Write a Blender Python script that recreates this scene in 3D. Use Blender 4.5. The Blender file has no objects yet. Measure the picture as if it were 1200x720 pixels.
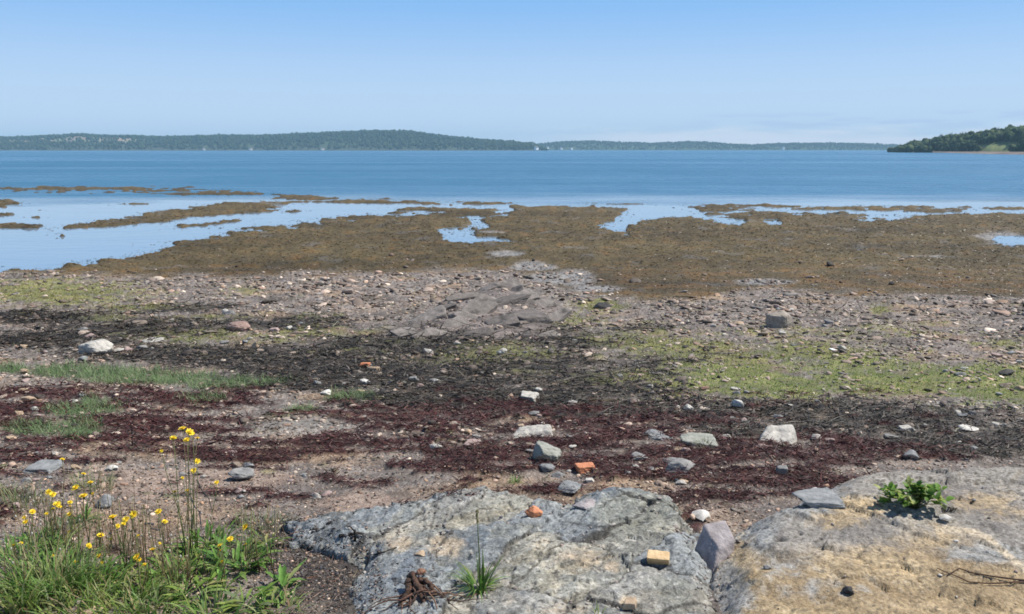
import bpy, math, random
import numpy as np
from mathutils import Vector, Matrix, Euler

rng = np.random.default_rng(7)
random.seed(7)
R = math.radians
SC = bpy.context.scene
COL = SC.collection

# ---------------------------------------------------------------- camera
CAMZ = 1.6
PITCH = math.atan((360 - 175.5) / 942.0)
cam_d = bpy.data.cameras.new('camera')
cam_d.sensor_width = 36.0
cam_d.lens = 36.0 * 942 / 1200
cam_d.clip_start = 0.05
cam_d.clip_end = 30000
cam = bpy.data.objects.new('camera', cam_d)
cam.location = (0, 0, CAMZ)
cam.rotation_euler = (math.pi / 2 - PITCH, 0, 0)
COL.objects.link(cam)
SC.camera = cam

# ---------------------------------------------------------------- sky, sun, exposure
SUN_EL, SUN_AZ = 54.0, 76.0          # azimuth clockwise from +Y (the view direction)
world = bpy.data.worlds.new('World')
SC.world = world
world.use_nodes = True
wn, wl = world.node_tree.nodes, world.node_tree.links
wn.clear()
w_out = wn.new('ShaderNodeOutputWorld')
w_bg = wn.new('ShaderNodeBackground')
w_sky = wn.new('ShaderNodeTexSky')
w_sky.sky_type = 'NISHITA'
w_sky.sun_disc = False
w_sky.sun_elevation = R(SUN_EL)
w_sky.sun_rotation = R(SUN_AZ)
w_sky.altitude = 0
w_sky.air_density = 1.0
w_sky.dust_density = 0.0
w_sky.ozone_density = 3.0
w_bg.inputs['Strength'].default_value = 0.105
# a low pale bank of sea fog and a few flat clouds, far off in the sky itself
w_tc = wn.new('ShaderNodeTexCoord')
w_sep = wn.new('ShaderNodeSeparateXYZ')
wl.new(w_tc.outputs['Generated'], w_sep.inputs[0])
def wmath(op, a, b=None, clamp=False):
    n = wn.new('ShaderNodeMath'); n.operation = op; n.use_clamp = clamp
    for i, v in enumerate((a, b)):
        if v is None: continue
        if isinstance(v, (int, float)): n.inputs[i].default_value = v
        else: wl.new(v, n.inputs[i])
    return n.outputs[0]
def wramp(v, a, b, c=0.0, d=1.0):
    n = wn.new('ShaderNodeMapRange'); n.interpolation_type = 'SMOOTHSTEP'
    wl.new(v, n.inputs[0])
    for i, q in enumerate((a, b, c, d)): n.inputs[i + 1].default_value = q
    return n.outputs[0]
az_u = wmath('DIVIDE', w_sep.outputs[0], wmath('MAXIMUM', w_sep.outputs[1], 0.05))
w_map = wn.new('ShaderNodeMapping')
w_map.inputs['Scale'].default_value = (14, 14, 120)
wl.new(w_tc.outputs['Generated'], w_map.inputs[0])
w_noi = wn.new('ShaderNodeTexNoise')
w_noi.inputs['Scale'].default_value = 1.0
w_noi.inputs['Detail'].default_value = 5
wl.new(w_map.outputs[0], w_noi.inputs['Vector'])
z = w_sep.outputs[2]
nz = wmath('ADD', z, wmath('MULTIPLY', wmath('SUBTRACT', w_noi.outputs[0], 0.5), 0.034))
side = wmath('MULTIPLY', wramp(az_u, -0.05, 0.22), wramp(wmath('ABSOLUTE', z), 0.2, 0.3, 1, 0))
bank = wmath('MULTIPLY', wramp(nz, 0.010, 0.030, 1, 0), side)
flat = wmath('MULTIPLY', wmath('MULTIPLY', wramp(z, 0.022, 0.03), wramp(z, 0.036, 0.044, 1, 0)),
             wmath('MULTIPLY', wramp(w_noi.outputs[0], 0.47, 0.56), wramp(az_u, 0.2, 0.26)))
mix1 = wn.new('ShaderNodeMix'); mix1.data_type = 'RGBA'
wl.new(wmath('MULTIPLY', bank, 0.95), mix1.inputs[0])
ramp = wn.new('ShaderNodeValToRGB')
ramp.color_ramp.interpolation = 'EASE'
e0, e1 = ramp.color_ramp.elements
e0.position = 0.0; e0.color = (.485, .645, .860, 1)
e1.position = 1.0; e1.color = (.200, .450, .840, 1)
wl.new(wramp(z, 0.0, 0.24), ramp.inputs[0])
sc_ = wn.new('ShaderNodeVectorMath'); sc_.operation = 'SCALE'; sc_.inputs['Scale'].default_value = 8.6
wl.new(ramp.outputs[0], sc_.inputs[0])
mix0 = wn.new('ShaderNodeMix'); mix0.data_type = 'RGBA'
wl.new(wramp(z, 0.19, 0.36, .92, 0.0), mix0.inputs[0])
wl.new(w_sky.outputs[0], mix0.inputs[6]); wl.new(sc_.outputs[0], mix0.inputs[7])
wl.new(mix0.outputs[2], mix1.inputs[6]); mix1.inputs[7].default_value = (6.9, 7.2, 7.9, 1)
mix2 = wn.new('ShaderNodeMix'); mix2.data_type = 'RGBA'
wl.new(wmath('MULTIPLY', flat, 0.8), mix2.inputs[0])
wl.new(mix1.outputs[2], mix2.inputs[6]); mix2.inputs[7].default_value = (4.0, 5.1, 7.2, 1)
wl.new(mix2.outputs[2], w_bg.inputs[0])
wl.new(w_bg.outputs[0], w_out.inputs[0])

sun_d = bpy.data.lights.new('sun', 'SUN')
sun_d.energy = 5.0
sun_d.angle = R(0.5)
sun_d.color = (1.0, 0.94, 0.85)
sun = bpy.data.objects.new('sun', sun_d)
sdir = Vector((math.sin(R(SUN_AZ)) * math.cos(R(SUN_EL)), math.cos(R(SUN_AZ)) * math.cos(R(SUN_EL)), math.sin(R(SUN_EL))))
sun.rotation_euler = sdir.to_track_quat('Z', 'Y').to_euler()
sun.location = sdir * 50
COL.objects.link(sun)

vs = SC.view_settings
vs.view_transform = 'Standard'
vs.look = 'None'
vs.exposure = 0.30
vs.gamma = 1.0
vs.use_curve_mapping = False
SC.render.engine = 'CYCLES'
SC.cycles.use_denoising = True
SC.cycles.max_bounces = 6
SC.cycles.volume_bounces = 0
SC.cycles.filter_width = 1.7

# ================================================================ maths helpers
PERM = rng.permutation(4096)
ANG = rng.random(4096) * 2 * np.pi
GX, GY = np.cos(ANG), np.sin(ANG)
def perlin(x, y, seed=0):
    xi = np.floor(x).astype(np.int64); yi = np.floor(y).astype(np.int64)
    xf = x - xi; yf = y - yi
    u = xf * xf * xf * (xf * (xf * 6 - 15) + 10); v = yf * yf * yf * (yf * (yf * 6 - 15) + 10)
    def g(ix, iy, dx, dy):
        h = PERM[(PERM[(ix + seed * 57) & 4095] + iy) & 4095]
        return GX[h] * dx + GY[h] * dy
    n00 = g(xi, yi, xf, yf); n10 = g(xi + 1, yi, xf - 1, yf)
    n01 = g(xi, yi + 1, xf, yf - 1); n11 = g(xi + 1, yi + 1, xf - 1, yf - 1)
    return ((n00 * (1 - u) + n10 * u) * (1 - v) + (n01 * (1 - u) + n11 * u) * v) * 1.5
def fbm(x, y, scale, octv=4, seed=0, rough=0.5):
    a, t, s = 1.0, 0.0, 0.0
    out = np.zeros(np.broadcast(x, y).shape)
    f = 1.0 / scale
    for o in range(octv):
        out += a * perlin(x * f + 13.7 * o, y * f - 7.1 * o, seed + o)
        t += a; a *= rough; f *= 2.03
    return out / t
def voronoi(x, y, cell, seed=0, jit=0.9):
    """distance to nearest and second nearest seed, id hash and offset to the seed"""
    gx, gy = x / cell, y / cell
    ix, iy = np.floor(gx).astype(np.int64), np.floor(gy).astype(np.int64)
    f1 = np.full(x.shape, 9.0); f2 = np.full(x.shape, 9.0)
    hid = np.zeros(x.shape, np.int64); ox = np.zeros(x.shape); oy = np.zeros(x.shape)
    for a in (-1, 0, 1):
        for b in (-1, 0, 1):
            h = PERM[(PERM[(ix + a + seed * 131) & 4095] + iy + b) & 4095]
            h2 = PERM[(h + 917) & 4095]
            sx = ix + a + 0.5 + (h / 4096.0 - 0.5) * jit; sy = iy + b + 0.5 + (h2 / 4096.0 - 0.5) * jit
            d = np.hypot(gx - sx, gy - sy)
            closer = d < f1
            f2 = np.where(closer, f1, np.minimum(f2, d))
            hid = np.where(closer, h, hid); ox = np.where(closer, gx - sx, ox); oy = np.where(closer, gy - sy, oy)
            f1 = np.where(closer, d, f1)
    return f1, f2, hid, ox * cell, oy * cell
def sstep(a, b, x):
    t = np.clip((x - a) / (b - a), 0, 1)
    return t * t * (3 - 2 * t)
def sdf_poly(x, y, poly):
    """signed distance, positive inside"""
    P = np.asarray(poly, float); n = len(P)
    d = np.full(x.shape, 1e9); inside = np.zeros(x.shape, bool)
    for i in range(n):
        ax, ay = P[i]; bx, by = P[(i + 1) % n]
        ex, ey = bx - ax, by - ay
        t = np.clip(((x - ax) * ex + (y - ay) * ey) / max(ex * ex + ey * ey, 1e-12), 0, 1)
        d = np.minimum(d, np.hypot(x - ax - t * ex, y - ay - t * ey))
        c = ((ay > y) != (by > y)) & (x < (bx - ax) * (y - ay) / ((by - ay) if by != ay else 1e-12) + ax)
        inside ^= c
    return np.where(inside, d, -d)

WL = -1.8                                   # water level
CP, SP = math.cos(PITCH), math.sin(PITCH)
PY = np.array([-5, 2.5, 3.6, 4.6, 6.3, 9.3, 13.5, 19.2, 22.6, 26, 40, 55, 78, 120, 400, 9000.])
PZ = np.array([.06, 0., -.1, -.25, -.5, -.85, -1.2, -1.55, -1.70, -1.735, -1.745, -1.75, -1.77, -2.6, -6, -6.])
def prof(y): return np.interp(y, PY, PZ)
def to_map(x, y):
    """shore coordinates in which the zones of the beach are surveyed"""
    zz = prof(y) - CAMZ
    dep = y * CP - zz * SP; up = y * SP + zz * CP
    dep = np.maximum(dep, 0.05)
    return 600 + 942 * x / dep, 360 - 942 * up / dep
def from_map(mx, my):
    mx = np.asarray(mx, float); my = np.asarray(my, float)
    k = (360 - my) / 942.0
    dy, dz = CP + k * SP, -SP + k * CP      # ray (per unit depth)
    lo = np.full(mx.shape, 0.1); hi = np.full(mx.shape, 4000.0)
    for _ in range(50):
        m = np.sqrt(lo * hi)
        above = CAMZ + dz * m > prof(dy * m)
        lo = np.where(above, m, lo); hi = np.where(above, hi, m)
    return (mx - 600) / 942.0 * lo, dy * lo

def blobs(mx, my, lst):
    w = np.zeros(mx.shape)
    for b in lst:
        cx, cy, rx, ry = b[:4]; s = b[4] if len(b) > 4 else 1.0
        tilt = b[5] if len(b) > 5 else 0.0
        w = np.maximum(w, s * np.exp(-((mx - cx) / rx) ** 2 - ((my - cy - tilt * (mx - cx)) / ry) ** 2))
    return w

BAY = [(-400, 318), (0, 316), (60, 312), (130, 303), (185, 294), (205, 286), (240, 279), (270, 272), (310, 265), (372, 259),
       (420, 251), (480, 243), (540, 238), (540, 232), (-400, 214)]
POOLS = [[(512, 268), (530, 267), (552, 266), (560, 274), (580, 277), (610, 281), (600, 284), (560, 283), (537, 285), (520, 280)],
         [(700, 264), (720, 255), (728, 248), (745, 240), (800, 238), (820, 246), (870, 257), (880, 264), (850, 263), (800, 256), (760, 258), (735, 264), (735, 273), (712, 270)],
         [(560, 268), (556, 262), (532, 254), (560, 252), (568, 258), (572, 265)],
         [(576, 252), (580, 245), (600, 241), (604, 248), (588, 252)],
         [(1164, 283), (1170, 273), (1260, 270), (1260, 291), (1185, 289)],
         [(1000, 290), (1012, 288), (1036, 290), (1030, 291.5), (1005, 291.5)],
         [(1000, 255), (1020, 248), (1045, 251), (1080, 254), (1050, 257), (1015, 258)],
         [(895, 258), (910, 256), (918, 262), (900, 263)]]
RED_B = [(40, 480, 120, 8), (90, 462, 140, 10), (20, 500, 60, 8), (200, 470, 120, 9), (180, 500, 110, 12), (130, 520, 100, 8), (60, 540, 110, 5, .8),
         (250, 530, 120, 9), (330, 520, 120, 7), (430, 520, 110, 11), (300, 548, 90, 6, .75), (480, 500, 130, 12),
         (520, 490, 150, 14), (560, 540, 110, 16), (620, 480, 120, 10, .9), (700, 520, 130, 24), (760, 545, 120, 20), (720, 500, 140, 14), (850, 530, 120, 24),
         (880, 560, 120, 18), (940, 540, 100, 18), (1000, 530, 90, 16), (850, 590, 50, 14), (660, 598, 45, 6), (680, 575, 60, 8), (950, 575, 60, 14), (1080, 540, 80, 8, .8), (260, 572, 70, 4, .7), (340, 583, 60, 5, .6), (430, 566, 70, 6, .7), (200, 558, 60, 4, .7), (520, 568, 60, 6, .8), (815, 625, 18, 20, .9), (60, 520, 90, 5, .8), (20, 535, 60, 4, .8)]
DARK_B = [(60, 372, 100, 9, .9), (170, 385, 110, 12), (60, 398, 110, 10), (330, 380, 90, 9, .9), (230, 415, 140, 10), (330, 420, 130, 16), (400, 440, 130, 20),
          (480, 405, 110, 18), (520, 440, 120, 22), (600, 430, 110, 18, .95), (600, 468, 150, 16), (700, 450, 90, 22), (760, 440, 60, 24), (700, 480, 160, 16), (830, 480, 130, 14),
          (820, 420, 80, 10, .7), (940, 478, 130, 13), (1050, 495, 150, 16), (1100, 520, 150, 15), (1190, 510, 80, 12, .9), (900, 505, 100, 14, .8), (480, 470, 90, 10),
          (220, 362, 60, 6, .7), (660, 400, 90, 14, .7), (980, 450, 40, 6, .7), (760, 385, 40, 4, .6)]
ALG_B = [(380, 388, 120, 8, .6), (250, 372, 90, 6, .55), (520, 425, 70, 7, .6), (430, 412, 80, 6, .5), (950, 390, 200, 9, .5), (60, 342, 110, 17), (-80, 340, 120, 18), (120, 372, 40, 6, .85), (160, 360, 60, 6, .7), (230, 395, 90, 12, .7), (320, 400, 50, 6, .5), (290, 340, 30, 6, .6), (360, 372, 40, 5, .6), (470, 402, 60, 5, .6), (600, 415, 60, 13, .95), (560, 412, 60, 8, .8), (630, 435, 35, 7, .9),
         (710, 358, 36, 8), (680, 375, 40, 10, .7), (740, 400, 80, 16, .8), (800, 410, 110, 18, .8), (720, 440, 80, 14, .75), (860, 440, 110, 24), (930, 415, 120, 18, .85), (900, 455, 90, 16), (1010, 430, 110, 14, .9),
         (1060, 445, 120, 15, 1.15), (1150, 442, 120, 16, 1.3), (1200, 456, 100, 16, 1.3), (1040, 448, 120, 14, 1.2), (900, 450, 110, 14, 1.15), (1250, 450, 120, 20), (1032, 360, 14, 6), (1180, 405, 50, 8, .6), (700, 470, 60, 6, .6), (1090, 380, 60, 5, .45)]
GRASS_B = [(100, 436, 80, 8), (180, 443, 110, 9), (270, 450, 75, 8), (10, 433, 30, 8, .8), (405, 466, 35, 8), (355, 480, 25, 5, .7), (235, 468, 40, 7, .85), (90, 482, 60, 8, .95), (40, 506, 45, 9, .95), (95, 508, 34, 15, .95), (110, 470, 34, 8, .85), (355, 482, 25, 5, .9), (530, 555, 8, 3, .0), (825, 520, 22, 8, .7)]
BARE_B = [(355, 500, 80, 10), (560, 505, 40, 6, .6), (250, 560, 140, 16), (160, 565, 120, 18), (420, 560, 60, 8, .7), (430, 585, 90, 18), (1140, 475, 80, 10), (1180, 495, 60, 8, .8)]

def zones(x, y):
    mx, my = to_map(x, y)
    n1 = fbm(x, y, 0.9, 4, 1); n2 = fbm(x, y, 0.28, 4, 5); n3 = fbm(x, y * 0.6, 2.5, 4, 9)
    z = {}
    nn = 0.55 * n1 + 0.5 * n2
    fars = sstep(8, 25, y)
    ny = fbm(x, y, 0.12, 3, 21)
    stripe = fbm(x * 0.30 + .12 * y, y * 1.3, 0.20, 4, 33)
    z['red'] = sstep(.40, .58, blobs(mx, my, RED_B) + 0.55 * nn + 1.45 * stripe + .3 * ny - .03) * sstep(445, 458, my) * (1 - sstep(640, 650, my))
    z['dark'] = sstep(.28, .55, blobs(mx, my, DARK_B) + 0.85 * nn + 0.75 * ny + .5 * stripe)
    z['alg'] = sstep(.26, .75, blobs(mx, my, ALG_B) + 1.0 * nn + 0.7 * ny)
    z['dark'] = z['dark'] * (1 - .8 * z['alg'] * sstep(690, 820, mx) * sstep(395, 425, my))
    z['grass'] = sstep(.35, .7, blobs(mx, my, GRASS_B) + 0.45 * nn)
    z['bare'] = sstep(.4, .7, blobs(mx, my, BARE_B) + 0.5 * nn)
    z['red'] = z['red'] * (1 - .9 * z['bare']) * (1 - .75 * sstep(.14, .30, fbm(x * .28 - .1 * y, y * 1.2, .17, 3, 133) + .12 * n1))
    z['litter'] = sstep(.4, .7, blobs(mx, my, [(370, 660, 75, 50), (330, 620, 60, 25, .8), (420, 700, 50, 30, .9)]) + 0.5 * nn)
    # tidal flat under brown rockweed
    edge = np.interp(mx, [-500, 0, 100, 250, 400, 520, 590, 640, 700, 800, 850, 900, 1000, 1200, 1700],
                     [320, 317, 323, 325, 319, 316, 314, 331, 346, 352, 345, 338, 345, 346, 350])
    nb = fbm(x, y, 2.2, 4, 41)
    z['weed'] = 1 - sstep(-4, 4, my - edge - 9 * nb - 5 * n1)
    n_w = fbm(x * 0.45, y, 1.6, 4, 55)
    n_f = fbm(x * .6, y, .55, 3, 57)
    wob = n_w * 10 + n_f * 7
    wat = sstep(-3, 3, sdf_poly(mx, my, BAY) + wob)
    islands = blobs(mx, my, [(55, 220, 75, 2.2), (210, 227, 30, 1.6, .8), (290, 226, 90, 2.2, 1, -.02), (360, 231, 45, 4, .95), (250, 246, 90, 7.5, 1.15, -.10), (150, 259, 70, 4, 1.05, -.08), (15, 264, 40, 3.6),
                             (0, 237, 25, 5), (240, 262, 60, 2.6, .7, -.1), (0, 251, 30, 2, .7), (45, 253, 40, 1.6, .5), (150, 238, 40, 2, .55), (200, 283, 25, 2, .6), (60, 269, 20, 1.3, .5), (70, 275, 18, 1.2, .5), (440, 236, 90, 2.5), (330, 247, 60, 3, .6)])
    isl2 = sstep(.12, .30, fbm(x * .35, y * .8, 2.6, 4, 59) - .12 - .012 * np.abs(my - 248)) * (my > 224) * (my < 285) * .5
    wat = wat * (1 - sstep(.38, .55, np.maximum(islands, isl2) + .35 * n_w + .25 * n_f))
    for p in POOLS:
        wat = np.maximum(wat, sstep(-2.2, 2.2, sdf_poly(mx, my, p) - 1.3 + wob * .75))
    fringe = blobs(mx, my, [(640, 238.5, 70, 3), (760, 241, 90, 2.5), (930, 247, 90, 3.5, .8), (880, 244, 60, 2, .7), (1060, 249, 110, 3.5, .85), (1180, 247, 80, 3, .8), (420, 248, 90, 4, .9), (560, 241, 60, 3.0, .8), (1250, 250, 80, 4, .8), (980, 243.5, 200, 1.5, .6), (950, 262, 40, 2, .5)])
    wat = np.maximum(wat, sstep(.4, .6, fringe + .75 * n_w + .3 * n_f))
    shore = np.interp(mx, [-500, 200, 400, 520, 700, 1000, 1700], [216, 219, 231, 236, 238, 241, 246])
    sea = 1 - sstep(-1.0, 1.0, my - shore - 4 * n_w)
    wat = np.maximum(wat, sea)
    z['wat'] = np.where(y > 16, wat, 0)
    z['bed'] = sstep(.3, .6, blobs(mx, my, [(590, 297, 26, 3, .9), (625, 312, 30, 7), (660, 325, 45, 9), (700, 338, 40, 5, .8), (900, 330, 40, 5, .8), (575, 272, 30, 3, .5), (480, 300, 25, 3, .3), (1100, 300, 60, 6, .35), (1175, 278, 40, 12, .6), (880, 290, 50, 5, .35), (1010, 270, 50, 6, .3)]) + .3 * nb + .2 * n1)
    z['weed'] = z['weed'] * (1 - .85 * z['bed'])
    z['mx'], z['my'], z['n1'], z['n2'], z['n3'], z['ny'], z['fars'] = mx, my, n1, n2, n3, ny, fars
    return z

def height(x, y, z=None):
    if z is None: z = zones(x, y)
    h = prof(y).copy()
    dry = sstep(24, 17, y) if False else 1 - sstep(17, 24, y)
    h += dry * (0.05 * z['n3'] + 0.03 * z['n1'] * sstep(2.5, 6, y) + 0.012 * z['n2'])
    stony = dry * (1 - z['bare'] * .7) * sstep(3.2, 6.5, y)
    h += stony * (.030 * np.abs(fbm(x, y * 1.3, .30, 3, 181)) + .022 * np.abs(fbm(x * .7, y * 1.4, .10, 2, 185)) - .012)
    h += z['red'] * (0.015 + 0.02 * np.abs(fbm(x, y, .16, 3, 77)))
    h += z['dark'] * (0.006 + 0.02 * z['n2'])
    tid = sstep(17, 24, y)
    lump = fbm(x, y, 0.7, 3, 88)
    h += tid * (z['weed'] * (0.005 + 0.11 * np.maximum(lump, -.25) + .06 * np.maximum(fbm(x, y, 2.4, 3, 95), -.3)) - 0.30 * z['wat'] * (1 - sstep(48, 60, y) * .5) )
    h -= tid * 0.03 * z['bed']
    return h

def ground_z(x, y):
    x = np.atleast_1d(np.asarray(x, float)); y = np.atleast_1d(np.asarray(y, float))
    return height(x, y)

# ================================================================ mesh helpers
def np_mesh(name, V, F, mat=None, col=None, smooth=False):
    """V (n,3); F (m,3) or (m,4) int array, or a list of such arrays"""
    if not isinstance(F, (list, tuple)): F = [F]
    F = [np.asarray(f, np.int32) for f in F if len(f)]
    me = bpy.data.meshes.new(name)
    V = np.asarray(V, np.float32)
    me.vertices.add(len(V)); me.vertices.foreach_set('co', V.ravel())
    nl = sum(f.size for f in F); npoly = sum(len(f) for f in F)
    me.loops.add(nl); me.polygons.add(npoly)
    me.loops.foreach_set('vertex_index', np.concatenate([f.ravel() for f in F]))
    tot = np.concatenate([np.full(len(f), f.shape[1], np.int32) for f in F])
    start = np.concatenate([[0], np.cumsum(tot)[:-1]]).astype(np.int32)
    me.polygons.foreach_set('loop_start', start)
    me.polygons.foreach_set('loop_total', tot)
    if smooth: me.polygons.foreach_set('use_smooth', np.ones(npoly, bool))
    me.update(calc_edges=True)
    if col is not None:
        a = me.color_attributes.new('Col', 'FLOAT_COLOR', 'POINT')
        c = np.ones((len(V), 4), np.float32); c[:, :3] = np.clip(col, 0, 1)
        a.data.foreach_set('color', c.ravel())
    if mat: me.materials.append(mat)
    return me
def obj(name, me, parent=None, loc=None, rot=None, scale=None):
    o = bpy.data.objects.new(name, me)
    COL.objects.link(o)
    if parent: o.parent = parent
    if loc is not None: o.location = loc
    if rot is not None: o.rotation_euler = rot
    if scale is not None: o.scale = scale
    return o
def tag(o, label=None, cat=None, group=None, kind=None):
    if label: o['label'] = label
    if cat: o['category'] = cat
    if group: o['group'] = group
    if kind: o['kind'] = kind
    return o
def grid_faces(nr, nc):
    i = np.arange(nr - 1)[:, None] * nc + np.arange(nc - 1)[None, :]
    return np.stack([i, i + 1, i + nc + 1, i + nc], -1).reshape(-1, 4)
_ico = {}
def ico(sub):
    if sub in _ico: return _ico[sub]
    t = (1 + 5 ** .5) / 2
    V = [(-1, t, 0), (1, t, 0), (-1, -t, 0), (1, -t, 0), (0, -1, t), (0, 1, t), (0, -1, -t), (0, 1, -t), (t, 0, -1), (t, 0, 1), (-t, 0, -1), (-t, 0, 1)]
    F = [(0, 11, 5), (0, 5, 1), (0, 1, 7), (0, 7, 10), (0, 10, 11), (1, 5, 9), (5, 11, 4), (11, 10, 2), (10, 7, 6), (7, 1, 8),
         (3, 9, 4), (3, 4, 2), (3, 2, 6), (3, 6, 8), (3, 8, 9), (4, 9, 5), (2, 4, 11), (6, 2, 10), (8, 6, 7), (9, 8, 1)]
    V = [np.array(v) / np.linalg.norm(v) for v in V]
    for _ in range(sub):
        mid = {}; G = []
        def m(a, b):
            k = (min(a, b), max(a, b))
            if k not in mid:
                q = V[a] + V[b]; V.append(q / np.linalg.norm(q)); mid[k] = len(V) - 1
            return mid[k]
        for a, b, c in F:
            ab, bc, ca = m(a, b), m(b, c), m(c, a)
            G += [(a, ab, ca), (ab, b, bc), (ca, bc, c), (ab, bc, ca)]
        F = G
    _ico[sub] = (np.array(V), np.array(F, np.int32))
    return _ico[sub]
def rock_shape(seed, sub=3, planes=14, rough=0.05, sharp=14, flat=1.0):
    """rounded polyhedron: soft intersection of random half-spaces, then roughened"""
    r = np.random.default_rng(seed)
    V, F = ico(sub)
    N = r.normal(size=(planes, 3)); N /= np.linalg.norm(N, axis=1)[:, None]
    D = r.uniform(.62, 1.0, planes)
    q = np.maximum(V @ N.T, 0.001) / D
    rad = 1 / (np.sum(q ** sharp, 1) ** (1 / sharp))
    P = V * np.minimum(rad, 1.25)[:, None]
    nz = fbm(P[:, 0] * 1.3 + seed, P[:, 1] * 1.3 + P[:, 2] * .9, .55, 3, seed % 50) + fbm(P[:, 2] * 1.3 - seed, P[:, 0] * .7 + P[:, 1], .3, 2, seed % 37)
    if sub > 2: nz = nz + .8 * (.3 - np.abs(fbm(P[:, 0] + P[:, 2], P[:, 1] * 1.2 - P[:, 2] * .6, .28, 4, seed % 29, .6)))
    P = P * (1 + rough * nz)[:, None]
    P[:, 2] *= flat
    P /= np.abs(P).max()
    return P, F
def tube(pts, rad, sides=6):
    """tube along points with radii; returns V, F"""
    pts = np.asarray(pts, float); n = len(pts)
    rad = np.broadcast_to(np.asarray(rad, float), (n,))
    T = np.gradient(pts, axis=0); T /= np.linalg.norm(T, axis=1)[:, None] + 1e-9
    up = np.where(np.abs(T[:, 2:3]) < .9, [[0, 0, 1.]], [[1., 0, 0]])
    A = np.cross(T, up); A /= np.linalg.norm(A, axis=1)[:, None] + 1e-9
    B = np.cross(T, A)
    th = np.arange(sides) * 2 * np.pi / sides
    V = pts[:, None] + rad[:, None, None] * (np.cos(th)[None, :, None] * A[:, None] + np.sin(th)[None, :, None] * B[:, None])
    V = V.reshape(-1, 3)
    F = []
    for i in range(n - 1):
        for j in range(sides):
            k = (j + 1) % sides
            F.append((i * sides + j, i * sides + k, (i + 1) * sides + k, (i + 1) * sides + j))
    V = np.vstack([V, pts[0], pts[-1]])
    for j in range(sides):
        k = (j + 1) % sides
        F.append((len(V) - 2, k, j, j)); F.append((len(V) - 1, (n - 1) * sides + j, (n - 1) * sides + k, (n - 1) * sides + k))
    quads = np.array([f for f in F if f[2] != f[3]], np.int32); tris = np.array([f[:3] for f in F if f[2] == f[3]], np.int32)
    return V, quads, tris
class MB:
    def __init__(s): s.V = []; s.Q = []; s.T = []; s.C = []; s.n = 0
    def add(s, V, quads=None, tris=None, col=(1, 1, 1)):
        V = np.asarray(V, float)
        s.V.append(V)
        if quads is not None and len(quads): s.Q.append(np.asarray(quads) + s.n)
        if tris is not None and len(tris): s.T.append(np.asarray(tris) + s.n)
        c = np.asarray(col, float); s.C.append(np.broadcast_to(c, (len(V), 3)))
        s.n += len(V)
    def tube(s, pts, rad, sides=6, col=(1, 1, 1)):
        s.add(*tube(pts, rad, sides), col=col)
    def mesh(s, name, mat, smooth=False):
        F = []
        if s.Q: F.append(np.vstack(s.Q))
        if s.T: F.append(np.vstack(s.T))
        return np_mesh(name, np.vstack(s.V), F, mat, np.vstack(s.C), smooth)
def ribbons(B, heading, elev, length, width, bend, segs, col, roll=None, taper=.8, wob=0.0, tip=.06):
    """n flat curved strips; returns V, quads, colours"""
    n = len(B); S = segs
    c = np.zeros((n, S + 1, 3)); c[:, 0] = B
    dirs = np.zeros((n, S + 1, 3))
    for s in range(S + 1):
        e = elev - bend * s / S; a = heading + wob * rng.normal(size=n) * (s > 0)
        dirs[:, s] = np.stack([np.cos(e) * np.cos(a), np.cos(e) * np.sin(a), np.sin(e)], -1)
        if s < S: c[:, s + 1] = c[:, s] + dirs[:, s] * (length / S)[:, None]
    side = np.stack([-np.sin(heading), np.cos(heading), np.zeros(n)], -1)
    V = np.zeros((n, S + 1, 2, 3))
    for s in range(S + 1):
        sd = side
        if roll is not None:
            nrm = np.cross(dirs[:, s], side)
            sd = side * np.cos(roll)[:, None] + nrm * np.sin(roll)[:, None]
        w = width * max(tip, (1 - (s / S) ** (1 / max(taper, .01)))) * .5
        V[:, s, 0] = c[:, s] - sd * w[:, None]; V[:, s, 1] = c[:, s] + sd * w[:, None]
    base = np.arange(n)[:, None] * (2 * (S + 1)) + np.arange(S)[None, :] * 2
    Q = np.stack([base, base + 1, base + 3, base + 2], -1).reshape(-1, 4)
    C = np.repeat(np.asarray(col), 2 * (S + 1), axis=0)
    return V.reshape(-1, 3), Q, C
def sample_zone(n, fn, mx0, mx1, my0, my1):
    """points on the beach, denser near the camera, kept with probability fn(zones)"""
    mx = rng.uniform(mx0, mx1, n); my = rng.uniform(my0, my1, n)
    x, y = from_map(mx, my)
    z = zones(x, y)
    p = fn(z)
    k = rng.random(n) < p
    z = {q: v[k] for q, v in z.items()}
    return x[k], y[k], height(x[k], y[k], z), z
def jitcol(base, n, v=.25, h=.08):
    base = np.asarray(base, float)
    c = base[None] * (1 + v * rng.normal(size=(n, 1))) * (1 + h * rng.normal(size=(n, 3)))
    return np.clip(c, .004, .9)
def pick(cols, n, p=None):
    cols = np.asarray(cols, float)
    return cols[rng.choice(len(cols), n, p=p)]

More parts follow.
